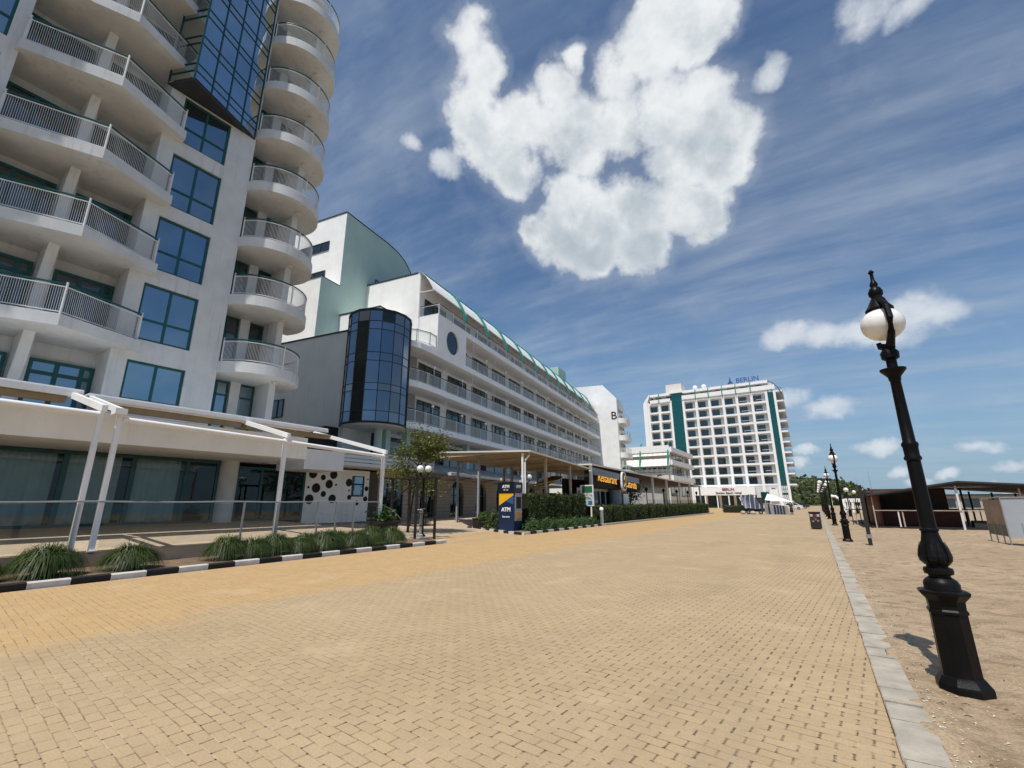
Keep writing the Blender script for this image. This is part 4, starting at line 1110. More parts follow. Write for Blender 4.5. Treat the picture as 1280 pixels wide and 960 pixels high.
# wooded hill behind
def hz(x, y):
    if x < -60: k = 1
    pr = [(-160, 26), (-60, 24), (-12, 20.5), (-4, 19.3), (10, 17.6), (20, 14.5), (27, 9.5), (33, 5), (42, 1)]
    X = x * 400. / max(y, 330.)
    for (a, za), (c, zc) in zip(pr, pr[1:]):
        if a <= X <= c: return za + (zc - za) * (X - a) / (c - a)
    return 26 if X < -160 else 0.
def hf(x, y):
    t = min(1., max(0., (y - 250.) / 130.)); t = t * t * (3 - 2 * t)
    return hz(x, y) * t * (y / 400. if y > 330 else .85) * .78
grid('hill', -220, 60, 240, 470, -.1, M.leafhill, 60, 40, hf)
fo = MB()
for i in range(2600):
    x = R.uniform(-60, 45); y = R.uniform(250, 405); 
    h = hf(x, y)
    if h < .6 and R.random() < .85: continue
    r = R.uniform(1.2, 2.4); cz = h + r * .7
    if R.random() < .03: r *= 1.3; cz += 1.2
    for k in range(16):
        u = V3((R.gauss(0, 1), R.gauss(0, 1), R.gauss(0, .8))).normalized() * r * R.uniform(.75, 1.05)
        c = V3((x, y, cz)) + u; a = V3((R.gauss(0, 1), R.gauss(0, 1), R.gauss(0, 1))).normalized() * r * .42; q = u.cross(a).normalized() * r * .42
        fo.F(fo.P(*(c - a)), fo.P(*(c - q)), fo.P(*(c + a)), fo.P(*(c + q)))
tag(fo.build('forest', M.leafhill, recalc=False), 'dark green wood covering the hill behind the promenade', 'forest', kind='stuff')
# ------------------------------------------------------------------ plants
def blade_clump(seed, n, rad, h):
    r = random.Random(seed); b = MB()
    for i in range(n):
        a = r.uniform(0, 2 * PI); lean = r.random() ** .55; r0 = r.uniform(0, rad * .25)
        w = r.uniform(.007, .012)
        dx, dy = math.cos(a), math.sin(a); sx, sy = -dy * w, dx * w
        kk = r.uniform(.8, 1.15); hh = h * r.uniform(.8, 1.2)
        pts = []
        for k in range(5):
            t = k / 4
            out = r0 + rad * (.25 + .75 * lean) * t * (1.12 - .12 * t) * kk; up = hh * (2.25 * t - (1.3 + .95 * lean) * t * t)
            pts.append((dx * out, dy * out, max(up, .01)))
        ids = []
        for k, p in enumerate(pts):
            ww = (1 - .85 * (k / 4) ** 1.5)
            ids.append((b.P(p[0] - sx * ww, p[1] - sy * ww, p[2]), b.P(p[0] + sx * ww, p[1] + sy * ww, p[2])))
        for p, q in zip(ids, ids[1:]): b.F(p[0], p[1], q[1], q[0])
    return b
GP = [blade_clump(s, 2400, .60, .60).build('tufted_plant', M.leafgrass, recalc=False) for s in (1, 2, 3)]
gpos = [(-14.15, -1.9, 1.), (-14.2, -.6, 1.), (-14.1, .85, 1.1), (-14.1, 2.05, 1.0), (-14.15, 3.25, 1.12), (-14.05, 4.72, 1.04), (-14.1, 6.95, 1.0), (-14.0, 7.6, .92), (-14.15, 8.35, 1.02),
        (-13.9, 9.05, .88), (-14.3, 9.5, .95), (-14.0, 10.0, 1.1), (-14.35, 10.75, .95), (-14.0, 11.2, 1.0), (-14.1, 12.0, 1.1), (-13.85, 12.75, 1.02)]
gl_ = ['leftmost of the bed, far beside the camera', 'second from the left end of the bed', 'third from the left end of the bed', 'partly cut by the left edge of the photo', 'left of the pair of leaning white posts',
       'alone on the bare soil right of the pair of white posts', 'leftmost of the dense run of clumps', 'small, in the run below the short railing post', 'rounded, in the run left of the single white post',
       'small, right in front of the single white post', 'behind and right of the single white post', 'tall, below the two railing posts', 'behind, by the middle railing post', 'in front of the right railing post', 'broad, second from the right end of the run', 'rightmost, near the black planter tub']
for i, ((x, y, s), lb) in enumerate(zip(gpos, gl_)):
    o = GP[i] if i < 3 else GP[i % 3].copy()
    if i >= 3: COL.objects.link(o)
    o.location = (x, y, .09); o.rotation_euler = (0, 0, R.uniform(0, 6.28)); o.scale = (s, s, s * R.uniform(.92, 1.08))
    tag(o, 'arching grassy tuft, ' + lb, 'plant', 'tufted grassy plants in the near bed')

def leaves(b, fn, n, size, r=R):
    for i in range(n):
        c, nr = fn(r)
        c = V3(c); nr = (V3(nr) + V3((r.gauss(0, .5), r.gauss(0, .5), r.gauss(0, .5)))).normalized()
        a = nr.cross(V3((r.gauss(0, 1), r.gauss(0, 1), r.gauss(0, 1)))).normalized(); q = nr.cross(a)
        s = size * r.uniform(.6, 1.3)
        b.F(b.P(*(c - a * s)), b.P(*(c - q * s * .5 + nr * s * .12)), b.P(*(c + a * s)), b.P(*(c + q * s * .5 + nr * s * .12)))
def hedge(label, x0, x1, y0, y1, z0, z1, n, size, group=None):
    t = thing('hedge', label, 'hedge', ((x0 + x1) / 2, y0, z0), group)
    core = MB(); nseg = max(4, int((y1 - y0) / .6))
    for k in range(nseg):
        a, c = y0 + (y1 - y0) * k / nseg, y0 + (y1 - y0) * (k + 1) / nseg
        core.box(x0 + .12 + R.uniform(0, .06), x1 - .12 - R.uniform(0, .06), a, c, z0, z1 - .14 - R.uniform(0, .08))
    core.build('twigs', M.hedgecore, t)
    b = MB()
    def fn(r):
        k = r.random(); W, H, L = x1 - x0, z1 - z0, y1 - y0
        y = r.uniform(y0, y1); d = r.uniform(-.16, .05)
        bulge = .07 * math.sin(y * 2.1) + .05 * math.sin(y * 5.3 + 1)
        if k < .16: return ((r.uniform(x0, x1), y0 + .05 - d, r.uniform(z0, z1)), (0, -1, .2))
        if k < .66: return ((x1 + d + bulge, y, z0 + H * r.random() ** .85), (1, 0, .3))
        if k < .92: return ((r.uniform(x0, x1), y, z1 + d + bulge * .8 + (.14 * r.random() if r.random() < .15 else 0)), (0, 0, 1))
        return ((x0 - d, y, r.uniform(z0, z1)), (-1, 0, .3))
    leaves(b, fn, n, size)
    b.build('foliage', M.leafdark, t, recalc=False)
    return t
hedge('tall dark hedge on the island behind the bank machine', -15.4, -14.05, 23.6, 31.35, .08, 2.08, 9500, .085)
hedge('long low dark hedge along the kerb in front of the terrace restaurant', -14.7, -13.45, 32.95, 74.5, .08, 1.32, 22000, .10)
hedge('short dark hedge in front of the tall block entrance', -12.5, -9.4, 80, 81, .0, 1.08, 1600, .11)
def bush(name, label, c, rx, ry, h, n, size, mat, group=None, cat='shrub'):
    b = MB()
    def fn(r):
        a = r.uniform(0, 2 * PI); u = r.random(); t = math.acos(1 - u * 1.02)
        k = r.uniform(.62, 1.04) * (1 + .12 * math.sin(a * 3 + c[1]) + .1 * math.sin(a * 7 + t * 5))
        nr = (math.sin(t) * math.cos(a), math.sin(t) * math.sin(a), math.cos(t))
        return ((c[0] + rx * k * nr[0], c[1] + ry * k * nr[1], c[2] + h * k * max(nr[2], .02)), nr)
    leaves(b, fn, n, size)
    b.m = 1
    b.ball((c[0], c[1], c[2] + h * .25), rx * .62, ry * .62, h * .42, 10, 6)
    o = b.build(name, [mat, M.hedgecore], None, recalc=False, at=c)
    return tag(o, label, cat, group)
for i, (y, s, lb) in enumerate([(23.2, 1.0, 'nearest the bank machine'), (24.9, 1.05, 'second from the bank machine'), (26.7, .95, 'in the middle of the row'), (28.4, 1.0, 'third from the far end'), (30.0, .9, 'next to last, by the map board'), (31.3, .85, 'farthest, by the white bollard')]):
    bush('low_shrub', 'low shrub before the tall hedge, ' + lb, (-13.62, y, .08), .58 * s, .85 * s, .62 * s, 1500, .06, M.leafbush, 'low shrubs along the island kerb')
bush('planter_shrub', 'loose bushy green shrub between the black box and the bank machine', (-16.4, 23.3, .1), .55, .6, 1.05, 1500, .075, M.leafdark)
bush('planter_shrub', 'rounded green shrub growing out of the long black planter box', (-17.6, 23.9, .45), .5, .6, .62, 1000, .07, M.leafbush)
pb_ = thing('planter_box', 'long black planter box beside the path at the corner of the striped kerb', 'planter', (-17.6, 23.6, .08))
m = MB(); m.box(-18.2, -16.95, 23.45, 24.3, .08, .62); m.box(-18.24, -16.91, 23.41, 24.34, .62, .68); m.build('box', M.blackwood, pb_)
m = MB(); m.box(-18.1, -17.05, 23.55, 24.2, .681, .70); m.build('soil', M.soil, pb_)

# small tree with yellow-green leaves
def tree(name, label, base, lean, h, crown, n, size, mat, seed, group=None, trunk_r=.07):
    r = random.Random(seed); t = thing(name, label, 'tree', base, group)
    base = V3(base); top = base + V3(lean) + V3((0, 0, h))
    tb = MB()
    path = [base.lerp(top, k / 6) + V3((.08 * math.sin(k * 1.7), .06 * math.cos(k * 2.1), 0)) * (k / 6) for k in range(7)]
    tb.sweep(path, [trunk_r * (1 - .75 * k / 6) for k in range(7)], 8)
    tips = []
    for i in range(16):
        k = r.uniform(.35, .95); p = base.lerp(top, k); a = r.uniform(0, 2 * PI)
        q = p + V3((math.cos(a) * crown * r.uniform(.45, .95), math.sin(a) * crown * r.uniform(.45, .95), r.uniform(.1, .9)))
        mid = p.lerp(q, .5) + V3((0, 0, -.06))
        tb.sweep([p, mid, q], [.03, .018, .006], 5); tips += [mid.lerp(q, f) for f in (.3, .7, 1.)]
    tips += [top, path[-2]]
    tb.build('trunk', M.bark, t, smooth='all')
    cl = MB()
    def fn(rr):
        c = rr.choice(tips); s = .34
        return ((c.x + rr.gauss(0, s), c.y + rr.gauss(0, s), c.z + rr.gauss(0, s * .75)), (rr.gauss(0, .4), rr.gauss(0, .4), .7))
    leaves(cl, fn, n, size, r)
    cl.build('crown', mat, t, recalc=False)
    return t
tree('small_tree', 'small leaning tree with sparse yellow green leaves behind the black timber frame', (-18.3, 18.0, .2), (.55, .2, 0), 4.7, 1.5, 4600, .085, M.leaftree, 5)
tree('small_tree', 'dark leafy tree standing under the neon restaurant sign behind the hedge', (-15.6, 45.6, .1), (.1, .1, 0), 3.4, 1.1, 1500, .11, M.leafdark, 9)
tb_ = thing('planter_tub', 'square black tapered tub with a small leafy plant at the end of the grass bed', 'planter', (-15.3, 13.6, .09))
m = MB()
a0 = [(-15.75, 13.15), (-14.85, 13.15), (-14.85, 14.05), (-15.75, 14.05)]; 
i0 = [m.P(-15.3 + (x + 15.3) * .82, 13.6 + (y - 13.6) * .82, .09) for x, y in a0]; i1 = [m.P(x, y, .78) for x, y in a0]
m.F(*i0[::-1]); m.F(*i1)
for k in range(4): m.F(i0[k], i0[(k + 1) % 4], i1[(k + 1) % 4], i1[k])
m.box(-15.82, -14.78, 13.08, 14.12, .78, .86); m.build('tub', M.blackwood, tb_)
b = MB()
leaves(b, lambda r: ((-15.3 + r.gauss(0, .22), 13.6 + r.gauss(0, .22), .9 + abs(r.gauss(0, .22))), (0, 0, 1)), 260, .11)
b.build('foliage', M.leafbush, tb_, recalc=False)
# ------------------------------------------------------------------ white pergola with folded fabric, terrace railing
pg = thing('pergola', 'white metal pergola frame with folded beige fabric over the terrace, single and double leaning posts', 'pergola', (-15.35, 6, .45))
def post(y, h, x=-15.38):
    b = MB(); b.box(x - .06, x + .06, y - .055, y + .055, .40, h); b.box(x - .1, x + .1, y - .1, y + .1, .45, .475); return b.build('post', M.bright, pg)
post(4.30, 3.95); post(9.0, 3.82); post(13.47, 3.66)
def rafter(y, z0, z1, x1=-18.3):
    b = MB(); b.profile([(-15.2, z0), (-15.2, z0 + .16), (x1, z1 + .16), (x1, z1)], y - .06, y + .06); return b.build('rafter', M.bright, pg)
for y, z in ((4.30, 3.90), (9.0, 3.82)): rafter(y, z, z + .78)
rafter(13.47, 3.64, 4.95, -20.6)
b = MB(); b.sweep([(-15.34, 4.36, 3.80), (-15.34, 9.0, 3.70), (-15.34, 13.45, 3.55)], .075, 10); b.build('front_beam', M.bright, pg, smooth=True)
def folded(y0, y1, za, zb_):
    b = MB(); n = 3
    for k in range(n):
        x = -18.95 + .20 * k; z = -.02 * k
        b.profile([(x, za + z), (x + .09, za + z - .20), (x + .18, za + z - .02), (x + .09, za + z + .01)], y0, y1)
    return b
folded(4.42, 8.9, 4.72, 0).build('folded_fabric', M.tan, pg); folded(9.1, 12.9, 4.70, 0).build('folded_fabric', M.tan, pg)
b = MB(); b.box(-19.6, -18.22, 4.24, 12.6, 4.86, 4.90); b.box(-18.28, -18.18, 4.24, 12.6, 4.72, 4.855); b.build('rear_gutter', M.bright, pg)
b = MB(); b.box(-15.42, -15.1, 4.1, 4.36, 3.9, 4.06); b.build('bracket', M.bright, pg)
pg2 = thing('pergola', 'white metal pergola frame at the left edge of the photo, ending in one leaning post', 'pergola', (-15.35, 0, .45))
b = MB(); b.box(-15.44, -15.32, 3.84, 3.95, .4, 3.98); b.build('post', M.bright, pg2)
b = MB(); b.box(-15.44, -15.32, -.7, -.59, .4, 4.1); b.build('post', M.bright, pg2)
b = MB(); b.profile([(-15.2, 3.92), (-15.2, 4.10), (-18.3, 4.86), (-18.3, 4.68)], 3.84, 3.96); b.build('rafter', M.bright, pg2)
b = MB(); b.sweep([(-15.36, -6, 3.96), (-15.36, 3.86, 3.86)], .08, 10); b.build('front_beam', M.bright, pg2, smooth=True)
folded(-6, 3.8, 4.78, 0).build('folded_fabric', M.tan, pg2)
b = MB(); b.box(-19.6, -18.22, -6, 4.1, 4.92, 4.96); b.box(-18.28, -18.18, -6, 4.1, 4.72, 4.915); b.build('rear_gutter', M.bright, pg2)

rl = thing('terrace_railing', 'thin steel and glass railing along the terrace edge with a rope-like top rail', 'railing', (-15.25, 8, .45))
b = MB(); pr = []
for k in range(60):
    y = -8 + 21.2 * k / 59; pr.append((-15.30, y, 1.655 + .010 * math.sin(y * 1.9)))
b.sweep(pr, .022, 6); b.sweep([(-15.30, 13.2, 1.65), (-15.6, 14.4, 1.3), (-15.7, 15.0, .9)], .022, 6); b.build('hand_rail', M.galv, rl, smooth=True)
for y in (-3.6, .1, 7.85, 10.5, 11.28, 12.1):
    MB().box(-15.33, -15.27, y - .025, y + .025, .43, 1.64).build('post', M.galv, rl)
for y0, y1 in ((-3.55, .05), (.15, 3.9), (4.4, 7.8), (7.9, 10.45), (11.32, 12.05)):
    b = MB(); b.quad((-15.30, y0, .52), (-15.30, y1, .52), (-15.30, y1, 1.6), (-15.30, y0, 1.6)); b.build('glass_panel', M.rail, rl, recalc=False)
b = MB(); b.tube((-15.30, 10.5, 1.25), (-15.30, 12.1, 1.25), .012); b.tube((-15.30, 10.5, .9), (-15.30, 12.1, .9), .012); b.build('wire', M.galv, rl)

# black timber frame at the path, twin globe lamps
fr_ = thing('timber_frame', 'black open timber frame with thin cross bars at the corner of the grass bed', 'frame', (-15.5, 15.7, 0))
FX0, FX1, FY0, FY1 = -17.2, -14.98, 15.18, 16.32
def fp(x, y, z0, z1, w=.045): return MB().box(x - w, x + w, y - w, y + w, z0, z1)
for x, y in ((FX1, FY0), (FX1 + .1, FY1)): fp(x, y, .0, 2.74).build('post', M.blackwood, fr_)
for x, y in ((FX0, FY0 + .6), (FX0, FY1 + .6)): fp(x, y, .2, 2.74).build('post', M.blackwood, fr_)
b = MB()
b.sweep([(FX0 - .2, FY0 + .55, 2.74), (FX1 + .1, FY0 - .03, 2.74)], .04, 4); b.sweep([(FX0 - .2, FY1 + .65, 2.74), (FX1 + .2, FY1 - .03, 2.74)], .04, 4)
b.sweep([(FX1, FY0 - .1, 2.76), (FX1 + .12, FY1 + .25, 2.76)], .05, 4); b.sweep([(FX0, FY0 + .4, 2.76), (FX0, FY1 + .9, 2.76)], .045, 4)
b.sweep([(FX0 + .05, FY0 + .6, 1.7), (FX1 - .1, FY0 + .05, 2.6)], .035, 4)
b.build('top_bars', M.blackwood, fr_)
b = MB()
for z in (.62, 1.15, 1.9): b.sweep([(FX1 + .02, FY0, z), (FX1 + .1, FY1, z)], .012 if z > .7 else .035, 4)
for k in range(1, 4): b.sweep([(FX1 + .02 + .02 * k, FY0 + (FY1 - FY0) * k / 4, .62), (FX1 + .02 + .02 * k, FY0 + (FY1 - FY0) * k / 4, 2.7)], .012 if k != 2 else .02, 4)
b.sweep([(FX0, FY0 + .6, .62), (FX1, FY0, .62)], .035, 4); b.sweep([(FX0, FY1 + .6, .62), (FX1 + .1, FY1, .62)], .035, 4)
for z in (1.15, 1.9): b.sweep([(FX0, FY1 + .6, z), (FX1 + .1, FY1, z)], .010, 4)
b.build('cross_bars', M.blackwood, fr_)
def twin(x, y, z0, zg, lb, ax=(.55, .83)):
    t = thing('twin_globe_lamp', lb, 'street lamp', (x, y, z0), 'twin globe lamps')
    b = MB()
    b.lathe([(.19, z0), (.19, z0 + .06), (.10, z0 + .12), (.085, z0 + .9), (.12, z0 + .95), (.06, z0 + 1.05), (.045, zg - .55), (.06, zg - .5), (.04, zg - .42)], x, y, 14)
    b.sweep([(x - ax[0] * .2, y - ax[1] * .2, zg - .16), (x - ax[0] * .19, y - ax[1] * .19, zg - .28), (x, y, zg - .4), (x + ax[0] * .19, y + ax[1] * .19, zg - .28), (x + ax[0] * .2, y + ax[1] * .2, zg - .16)], .035, 8)
    b.build('pole', M.black, t, smooth=True)
    for s in (-1, 1):
        g_ = MB(); g_.ball((x + ax[0] * .2 * s, y + ax[1] * .2 * s, zg), .165, n=20, m=12); g_.build('globe', M.opal, t, smooth='all')
    return t
twin(-15.62, 16.25, .1, 3.2, 'black lamp with two white globes standing inside the black timber frame')
twin(-14.75, 24.3, .1, 3.16, 'lamp with two white globes rising behind the bank machine')
hy = thing('drinking_tap', 'small grey post with a white metal tap inside the timber frame', 'tap', (-15.45, 15.95, .1))
b = MB(); b.lathe([(.12, .1), (.12, .2), (.07, .24), (.065, 1.1), (.09, 1.14), (.09, 1.2)], -15.3, 15.85, 12); b.build('stand', M.slate, hy, smooth=True)
b = MB(); b.ball((-15.3, 15.85, 1.27), .09, n=12, m=8); b.tube((-15.3, 15.6, 1.3), (-15.3, 16.1, 1.36), .02); b.build('tap', M.galv, hy, smooth='all')
b = MB().box(-15.75, -14.95, 15.6, 16.3, .06, .1); structure(b.build('plinth', M.concrete))

# bank machine
at = thing('cash_machine', 'navy cash machine booth with a yellow wedge and white ATM lettering', 'cash machine', (-14.7, 22.4, .08))
AX0, AX1, AY0, AY1 = -15.22, -14.2, 22.0, 22.82
b = MB(); b.box(AX0, AX1, AY0, AY1, .08, 2.17); b.build('cabinet', M.navy, at)
b = MB(); b.box(AX0 - .05, AX1 + .05, AY0 - .05, AY1 + .06, 2.17, 2.74); b.build('sign_box', paint('dark_sign_box', (.012, .014, .03), .1, 1, .3, 0), at)
b = MB(); y = AY0 - .006; i = [b.P(AX0 + .02, y, 2.13), b.P(AX1 - .02, y, 2.13), b.P(AX1 - .02, y, 2.02), b.P(AX0 + .02, y, 1.45)]; b.F(*i); b.build('yellow_wedge', M.yellow, at, recalc=False)
b = MB(); i = [b.P(AX1 - .02, y, 2.0), b.P(AX1 - .02, y, 1.5), b.P(AX0 + .48, y, 1.70)]; b.F(*i); b.build('blue_wedge', paint('mid_blue_panel', (.04, .10, .26), .05, 1, .35, 0), at, recalc=False)
text('ATM', .30, (AX0 + .5, AY0 - .012, 1.14), (1, 0, 0), (0, 0, 1), M.sign, 'lettering', at, .012, 'CENTER', bold=.012)
text('Euronet', .15, (AX0 + .5, AY0 - .012, .80), (1, 0, 0), (0, 0, 1), M.sign, 'lettering', at, .012, 'CENTER', bold=.002)
text('ATM', .24, (AX0 + .52, AY0 - .062, 2.42), (1, 0, 0), (0, 0, 1), M.sign, 'lettering', at, .012, 'CENTER', bold=.008)
text('24h cash', .10, (AX0 + .52, AY0 - .062, 2.28), (1, 0, 0), (0, 0, 1), M.sign, 'lettering', at, .012, 'CENTER')
text('ATM', .22, (AX1 + .062, AY0 + .41, 2.42), (0, 1, 0), (0, 0, 1), M.sign, 'lettering', at, .012, 'CENTER', bold=.008)
b = MB(); b.box(AX1, AX1 + .05, AY0 + .08, AY1 - .06, .62, 2.12); b.build('front_panel', M.galv, at)
b = MB(); b.box(AX1 + .05, AX1 + .06, AY0 + .18, AY1 - .14, 1.28, 1.92); b.build('screen', M.void, at)
b = MB(); b.box(AX1 + .05, AX1 + .06, AY0 + .12, AY1 - .1, 1.97, 2.10); b.build('header', M.lilac, at)
b = MB(); b.box(AX1 + .05, AX1 + .14, AY0 + .2, AY1 - .16, 1.08, 1.16); b.build('keypad', M.galv, at)
b = MB(); i = [b.P(AX1 + .056, AY0 + .14, .66), b.P(AX1 + .056, AY1 - .12, .98), b.P(AX1 + .056, AY1 - .12, 1.04), b.P(AX1 + .056, AY0 + .14, 1.04)]; b.F(*i); b.build('orange_wedge', M.orange, at, recalc=False)

# map board and bollard
mbd = thing('map_board', 'white framed map board on two white legs in front of the neon restaurant', 'sign', (-14.07, 31.77, .1))
b = MB(); b.box(-14.58, -13.56, 31.7, 31.84, 1.36, 2.86); b.build('board', M.bright, mbd)
def mapm():
    m, t = nt('printed_map'); g = G(t); co = g.coord()
    sp = g.n('ShaderNodeSeparateXYZ'); g.l(co, sp.inputs[0])
    v = g.noise(g.mapping(co, (2.4, 1, 3.5), (0, 0.5, 0)), 2.2, 4); c = g.mix(g.ramp(v, .45, .52), (.20, .23, .22), (.62, .64, .62))
    c = g.mix(g.ramp(sp.outputs[2], 2.18, 2.22), c, (.03, .13, .07)); c = g.mix(g.ramp(sp.outputs[2], 1.72, 1.70), c, (.42, .55, .62))
    g.out(g.pbr(c, .35)); return m
b = MB(); b.quad((-14.42, 31.69, 1.44), (-13.62, 31.69, 1.44), (-13.62, 31.69, 2.78), (-14.42, 31.69, 2.78)); b.build('map_print', mapm(), mbd, recalc=False)
b = MB(); b.box(-13.96, -13.66, 31.675, 31.687, 1.46, 1.72); b.build('blue_notice', paint('blue_print', (.03, .16, .38), .1, 2, .4, 0), mbd)
for x in (-14.36, -13.78): MB().box(x - .045, x + .045, 31.73, 31.81, .08, 1.36).build('leg', M.bright, mbd)
bl_ = thing('bollard', 'short pale grey bollard with a white cap beside the low hedge', 'bollard', (-13.35, 32.55, .0))
b = MB(); b.lathe([(.13, 0), (.13, 1.06)], -13.35, 32.6, 14); b.build('post', M.galv, bl_, smooth=True)
b = MB(); b.lathe([(.145, 1.061), (.145, 1.2), (.09, 1.27), (.02, 1.28)], -13.35, 32.6, 14); b.build('cap', M.bright, bl_, smooth=True)

# ------------------------------------------------------------------ brown canopies
cn = thing('canopy', 'brown slatted canopy roof with a cream edge on posts over the shop terrace', 'canopy', (-19, 28, .1))
def cz(y): return 4.62 - .062 * (y - 23.8)
def slats(x0, x1, y0, y1, z0f, parent, mat, step=.22, taper=0.):
    b = MB(); y = y0; xa = x0
    while y < y1 - .05:
        x0 = xa + taper * (y - y0) / (y1 - y0)
        ye = min(y + step - .03, y1); b.quad((x0, y, z0f(y) - .02), (x1, y, z0f(y) - .02), (x1, ye, z0f(ye) - .02), (x0, ye, z0f(ye) - .02))
        b.quad((x0, ye, z0f(ye) - .02), (x1, ye, z0f(ye) - .02), (x1, ye, z0f(ye)), (x0, ye, z0f(ye)))
        y += step
    return b.build('soffit', mat, parent, recalc=False)
b = MB(); i = [b.P(x, y, cz(y) + d) for d in (0., .10) for x, y in ((-21.8, 23.85), (-14.25, 23.85), (-14.25, 33), (-19.4, 33))]
for f in ((0, 3, 2, 1), (4, 5, 6, 7), (0, 1, 5, 4), (1, 2, 6, 5), (2, 3, 7, 6), (3, 0, 4, 7)): b.F(*[i[k] for k in f])
b.build('roof', M.slate, cn); slats(-21.7, -14.3, 23.9, 32.9, cz, cn, M.brown, taper=2.3)
b = MB(); b.sweep([(-22.9, 23.8, cz(23.8) + .46), (-22.2, 23.8, cz(23.8) + .42), (-14.2, 23.8, cz(23.8) + .04)], .075, 4); b.sweep([(-14.2, 23.8, cz(23.8) + .04), (-14.2, 33., cz(33) + .04)], .07, 4); b.build('edge_trim', M.cream, cn)
b = MB(); i = [b.P(*p) for p in ((-22.8, 23.84, cz(23.8)), (-14.2, 23.84, cz(23.8)), (-14.2, 23.84, cz(23.8) + .06), (-22.2, 23.84, cz(23.8) + .42), (-22.8, 23.84, cz(23.8) + .45))]; b.F(*i); b.build('edge_board', M.brown, cn, recalc=False)
def cpost(x, y, w, mat, p, z0=.1, zt=None): return MB().box(x - w, x + w, y - w, y + w, z0, zt or cz(y) - .03).build('post', mat, p)
cpost(-14.8, 23.95, .055, M.bright, cn)
b = MB(); b.sweep([(-14.3, 23.95, cz(24) - .02), (-14.32, 23.97, cz(24) - .18), (-14.62, 23.99, 4.15), (-14.66, 24.0, 4.0), (-14.66, 24.0, .1)], .05, 8); b.build('down_pipe', M.bright, cn, smooth=True)
for x, y in ((-14.5, 26.3), (-14.5, 29.9), (-18.5, 24.4), (-18.5, 28.4), (-18.5, 32.2), (-21.2, 25.5), (-20.2, 29.9)): cpost(x, y, .07, M.bare if x > -15 else M.slate, cn)
for y in (25.6, 28.2, 30.8): 
    b = MB(); b.sweep([(-21.7 + .26 * (y - 23.8), y, cz(y) - .12), (-14.3, y, cz(y) - .12)], .06, 4); b.build('beam', M.brown, cn)
b = MB(); i = [b.P(*p) for p in ((-20.2, 34, 3.0), (-17.5, 32., 2.9), (-17.3, 34.5, 3.7), (-19.2, 36, 3.9))]; b.F(*i)
ypa = b.build('shade_cloth', paint('mustard_fabric', (.34, .20, .02), .15, 2, .9, .1), cn, recalc=False)

rs = thing('terrace_restaurant', 'long terrace restaurant under a brown canopy with a lit orange neon sign', 'restaurant', (-16, 40, .1))
def rz(y): return 4.42 - .0135 * (y - 33)
b = MB(); i = [b.P(x, y, rz(y) + d) for d in (0., .10) for x, y in ((-20.4, 33.02), (-14.25, 33.02), (-14.25, 74), (-20.4, 74))]
for f in ((0, 3, 2, 1), (4, 5, 6, 7), (0, 1, 5, 4), (1, 2, 6, 5), (2, 3, 7, 6), (3, 0, 4, 7)): b.F(*[i[k] for k in f])
b.build('roof', M.slate, rs)
slats(-20.3, -14.3, 33.1, 73.9, rz, rs, paint('dark_brown_boards', (.10, .068, .05), .2, 2, .7, .1), .4)
b = MB(); b.sweep([(-16.6, 33.0, rz(33) + .1), (-14.15, 33.0, rz(33) + .04), (-14.15, 74., rz(74) + .04)], .08, 4); b.build('edge_trim', M.cream, rs)
for y in (49.6, 55.2, 61.3, 67, 73.6): MB().box(-14.48, -14.28, y - .1, y + .1, .1, rz(y) - .02).build('post', M.steel, rs)
MB().box(-14.42, -14.22, 33.1, 33.3, .1, rz(33) - .02).build('post', M.steel, rs)
def sb(y): return rz(y) - .16 - (.25 * (y - 33.6) / 11.)
b = MB(); i = [b.P(x, y, z) for x in (-14.3, -14.2) for y, z in ((33.5, sb(33.5) - .55), (44.6, sb(44.6) - .5), (44.6, sb(44.6)), (33.5, sb(33.5)))]
for f in ((0, 1, 2, 3), (4, 7, 6, 5), (0, 4, 5, 1), (1, 5, 6, 2), (2, 6, 7, 3), (3, 7, 4, 0)): b.F(*[i[k] for k in f])
b.build('sign_band', M.signgrey, rs)
b = MB(); b.box(-14.9, -14.6, 33.3, 45, 2.75, 4.05); b.build('sign_back', M.void, rs)
text('RESTAURANT', .36, (-14.19, 33.9, sb(34) - .43), (0, 1, -.023), (0, 0, 1), M.galv, 'band_lettering', rs, .01)
text('Restaurant', .98, (-14.25, 34.35, 3.28), (0, 1, -.04), (0, 0, 1), M.neon, 'neon_sign', rs, .015, 'LEFT', shear=.22, bold=-.004, sx=.98)
text('Catarella', .98, (-14.25, 40.75, 2.98), (0, 1, -.05), (0, 0, 1), M.neon, 'neon_sign', rs, .015, 'LEFT', shear=.22, bold=-.004, sx=.86)
o_ = MB(); 
pts = [(.42 * math.copysign(abs(math.cos(t)) ** .7, math.cos(t)), .82 * math.copysign(abs(math.sin(t)) ** .7, math.sin(t))) for t in [2 * PI * k / 28 for k in range(28)]]
a_ = [o_.P(-13.98, 39.75 + p * 1.35, 3.42 + q) for p, q in pts]; c_ = [o_.P(-14.16, 39.75 + p * 1.35, 3.42 + q) for p, q in pts]
o_.F(*a_); o_.F(*c_[::-1])
for k in range(28): o_.F(a_[k], a_[(k + 1) % 28], c_[(k + 1) % 28], c_[k])
oo = o_.build('oval_sign', M.bright, rs)
o_ = MB(); i = [o_.P(-13.97, 39.75 + p * 1.12, 3.42 + q * .88) for p, q in pts]; o_.F(*i); o_.build('oval_face', M.navy, oo, recalc=False)
o_ = MB()
o_.sweep([(-13.95, 39.6, 2.95), (-13.95, 39.85, 3.25), (-13.95, 39.7, 3.55), (-13.95, 39.85, 3.9)], .05, 5); o_.sweep([(-13.95, 39.85, 3.25), (-13.95, 40.0, 3.6)], .035, 5); o_.build('oval_emblem', M.yellow, oo)
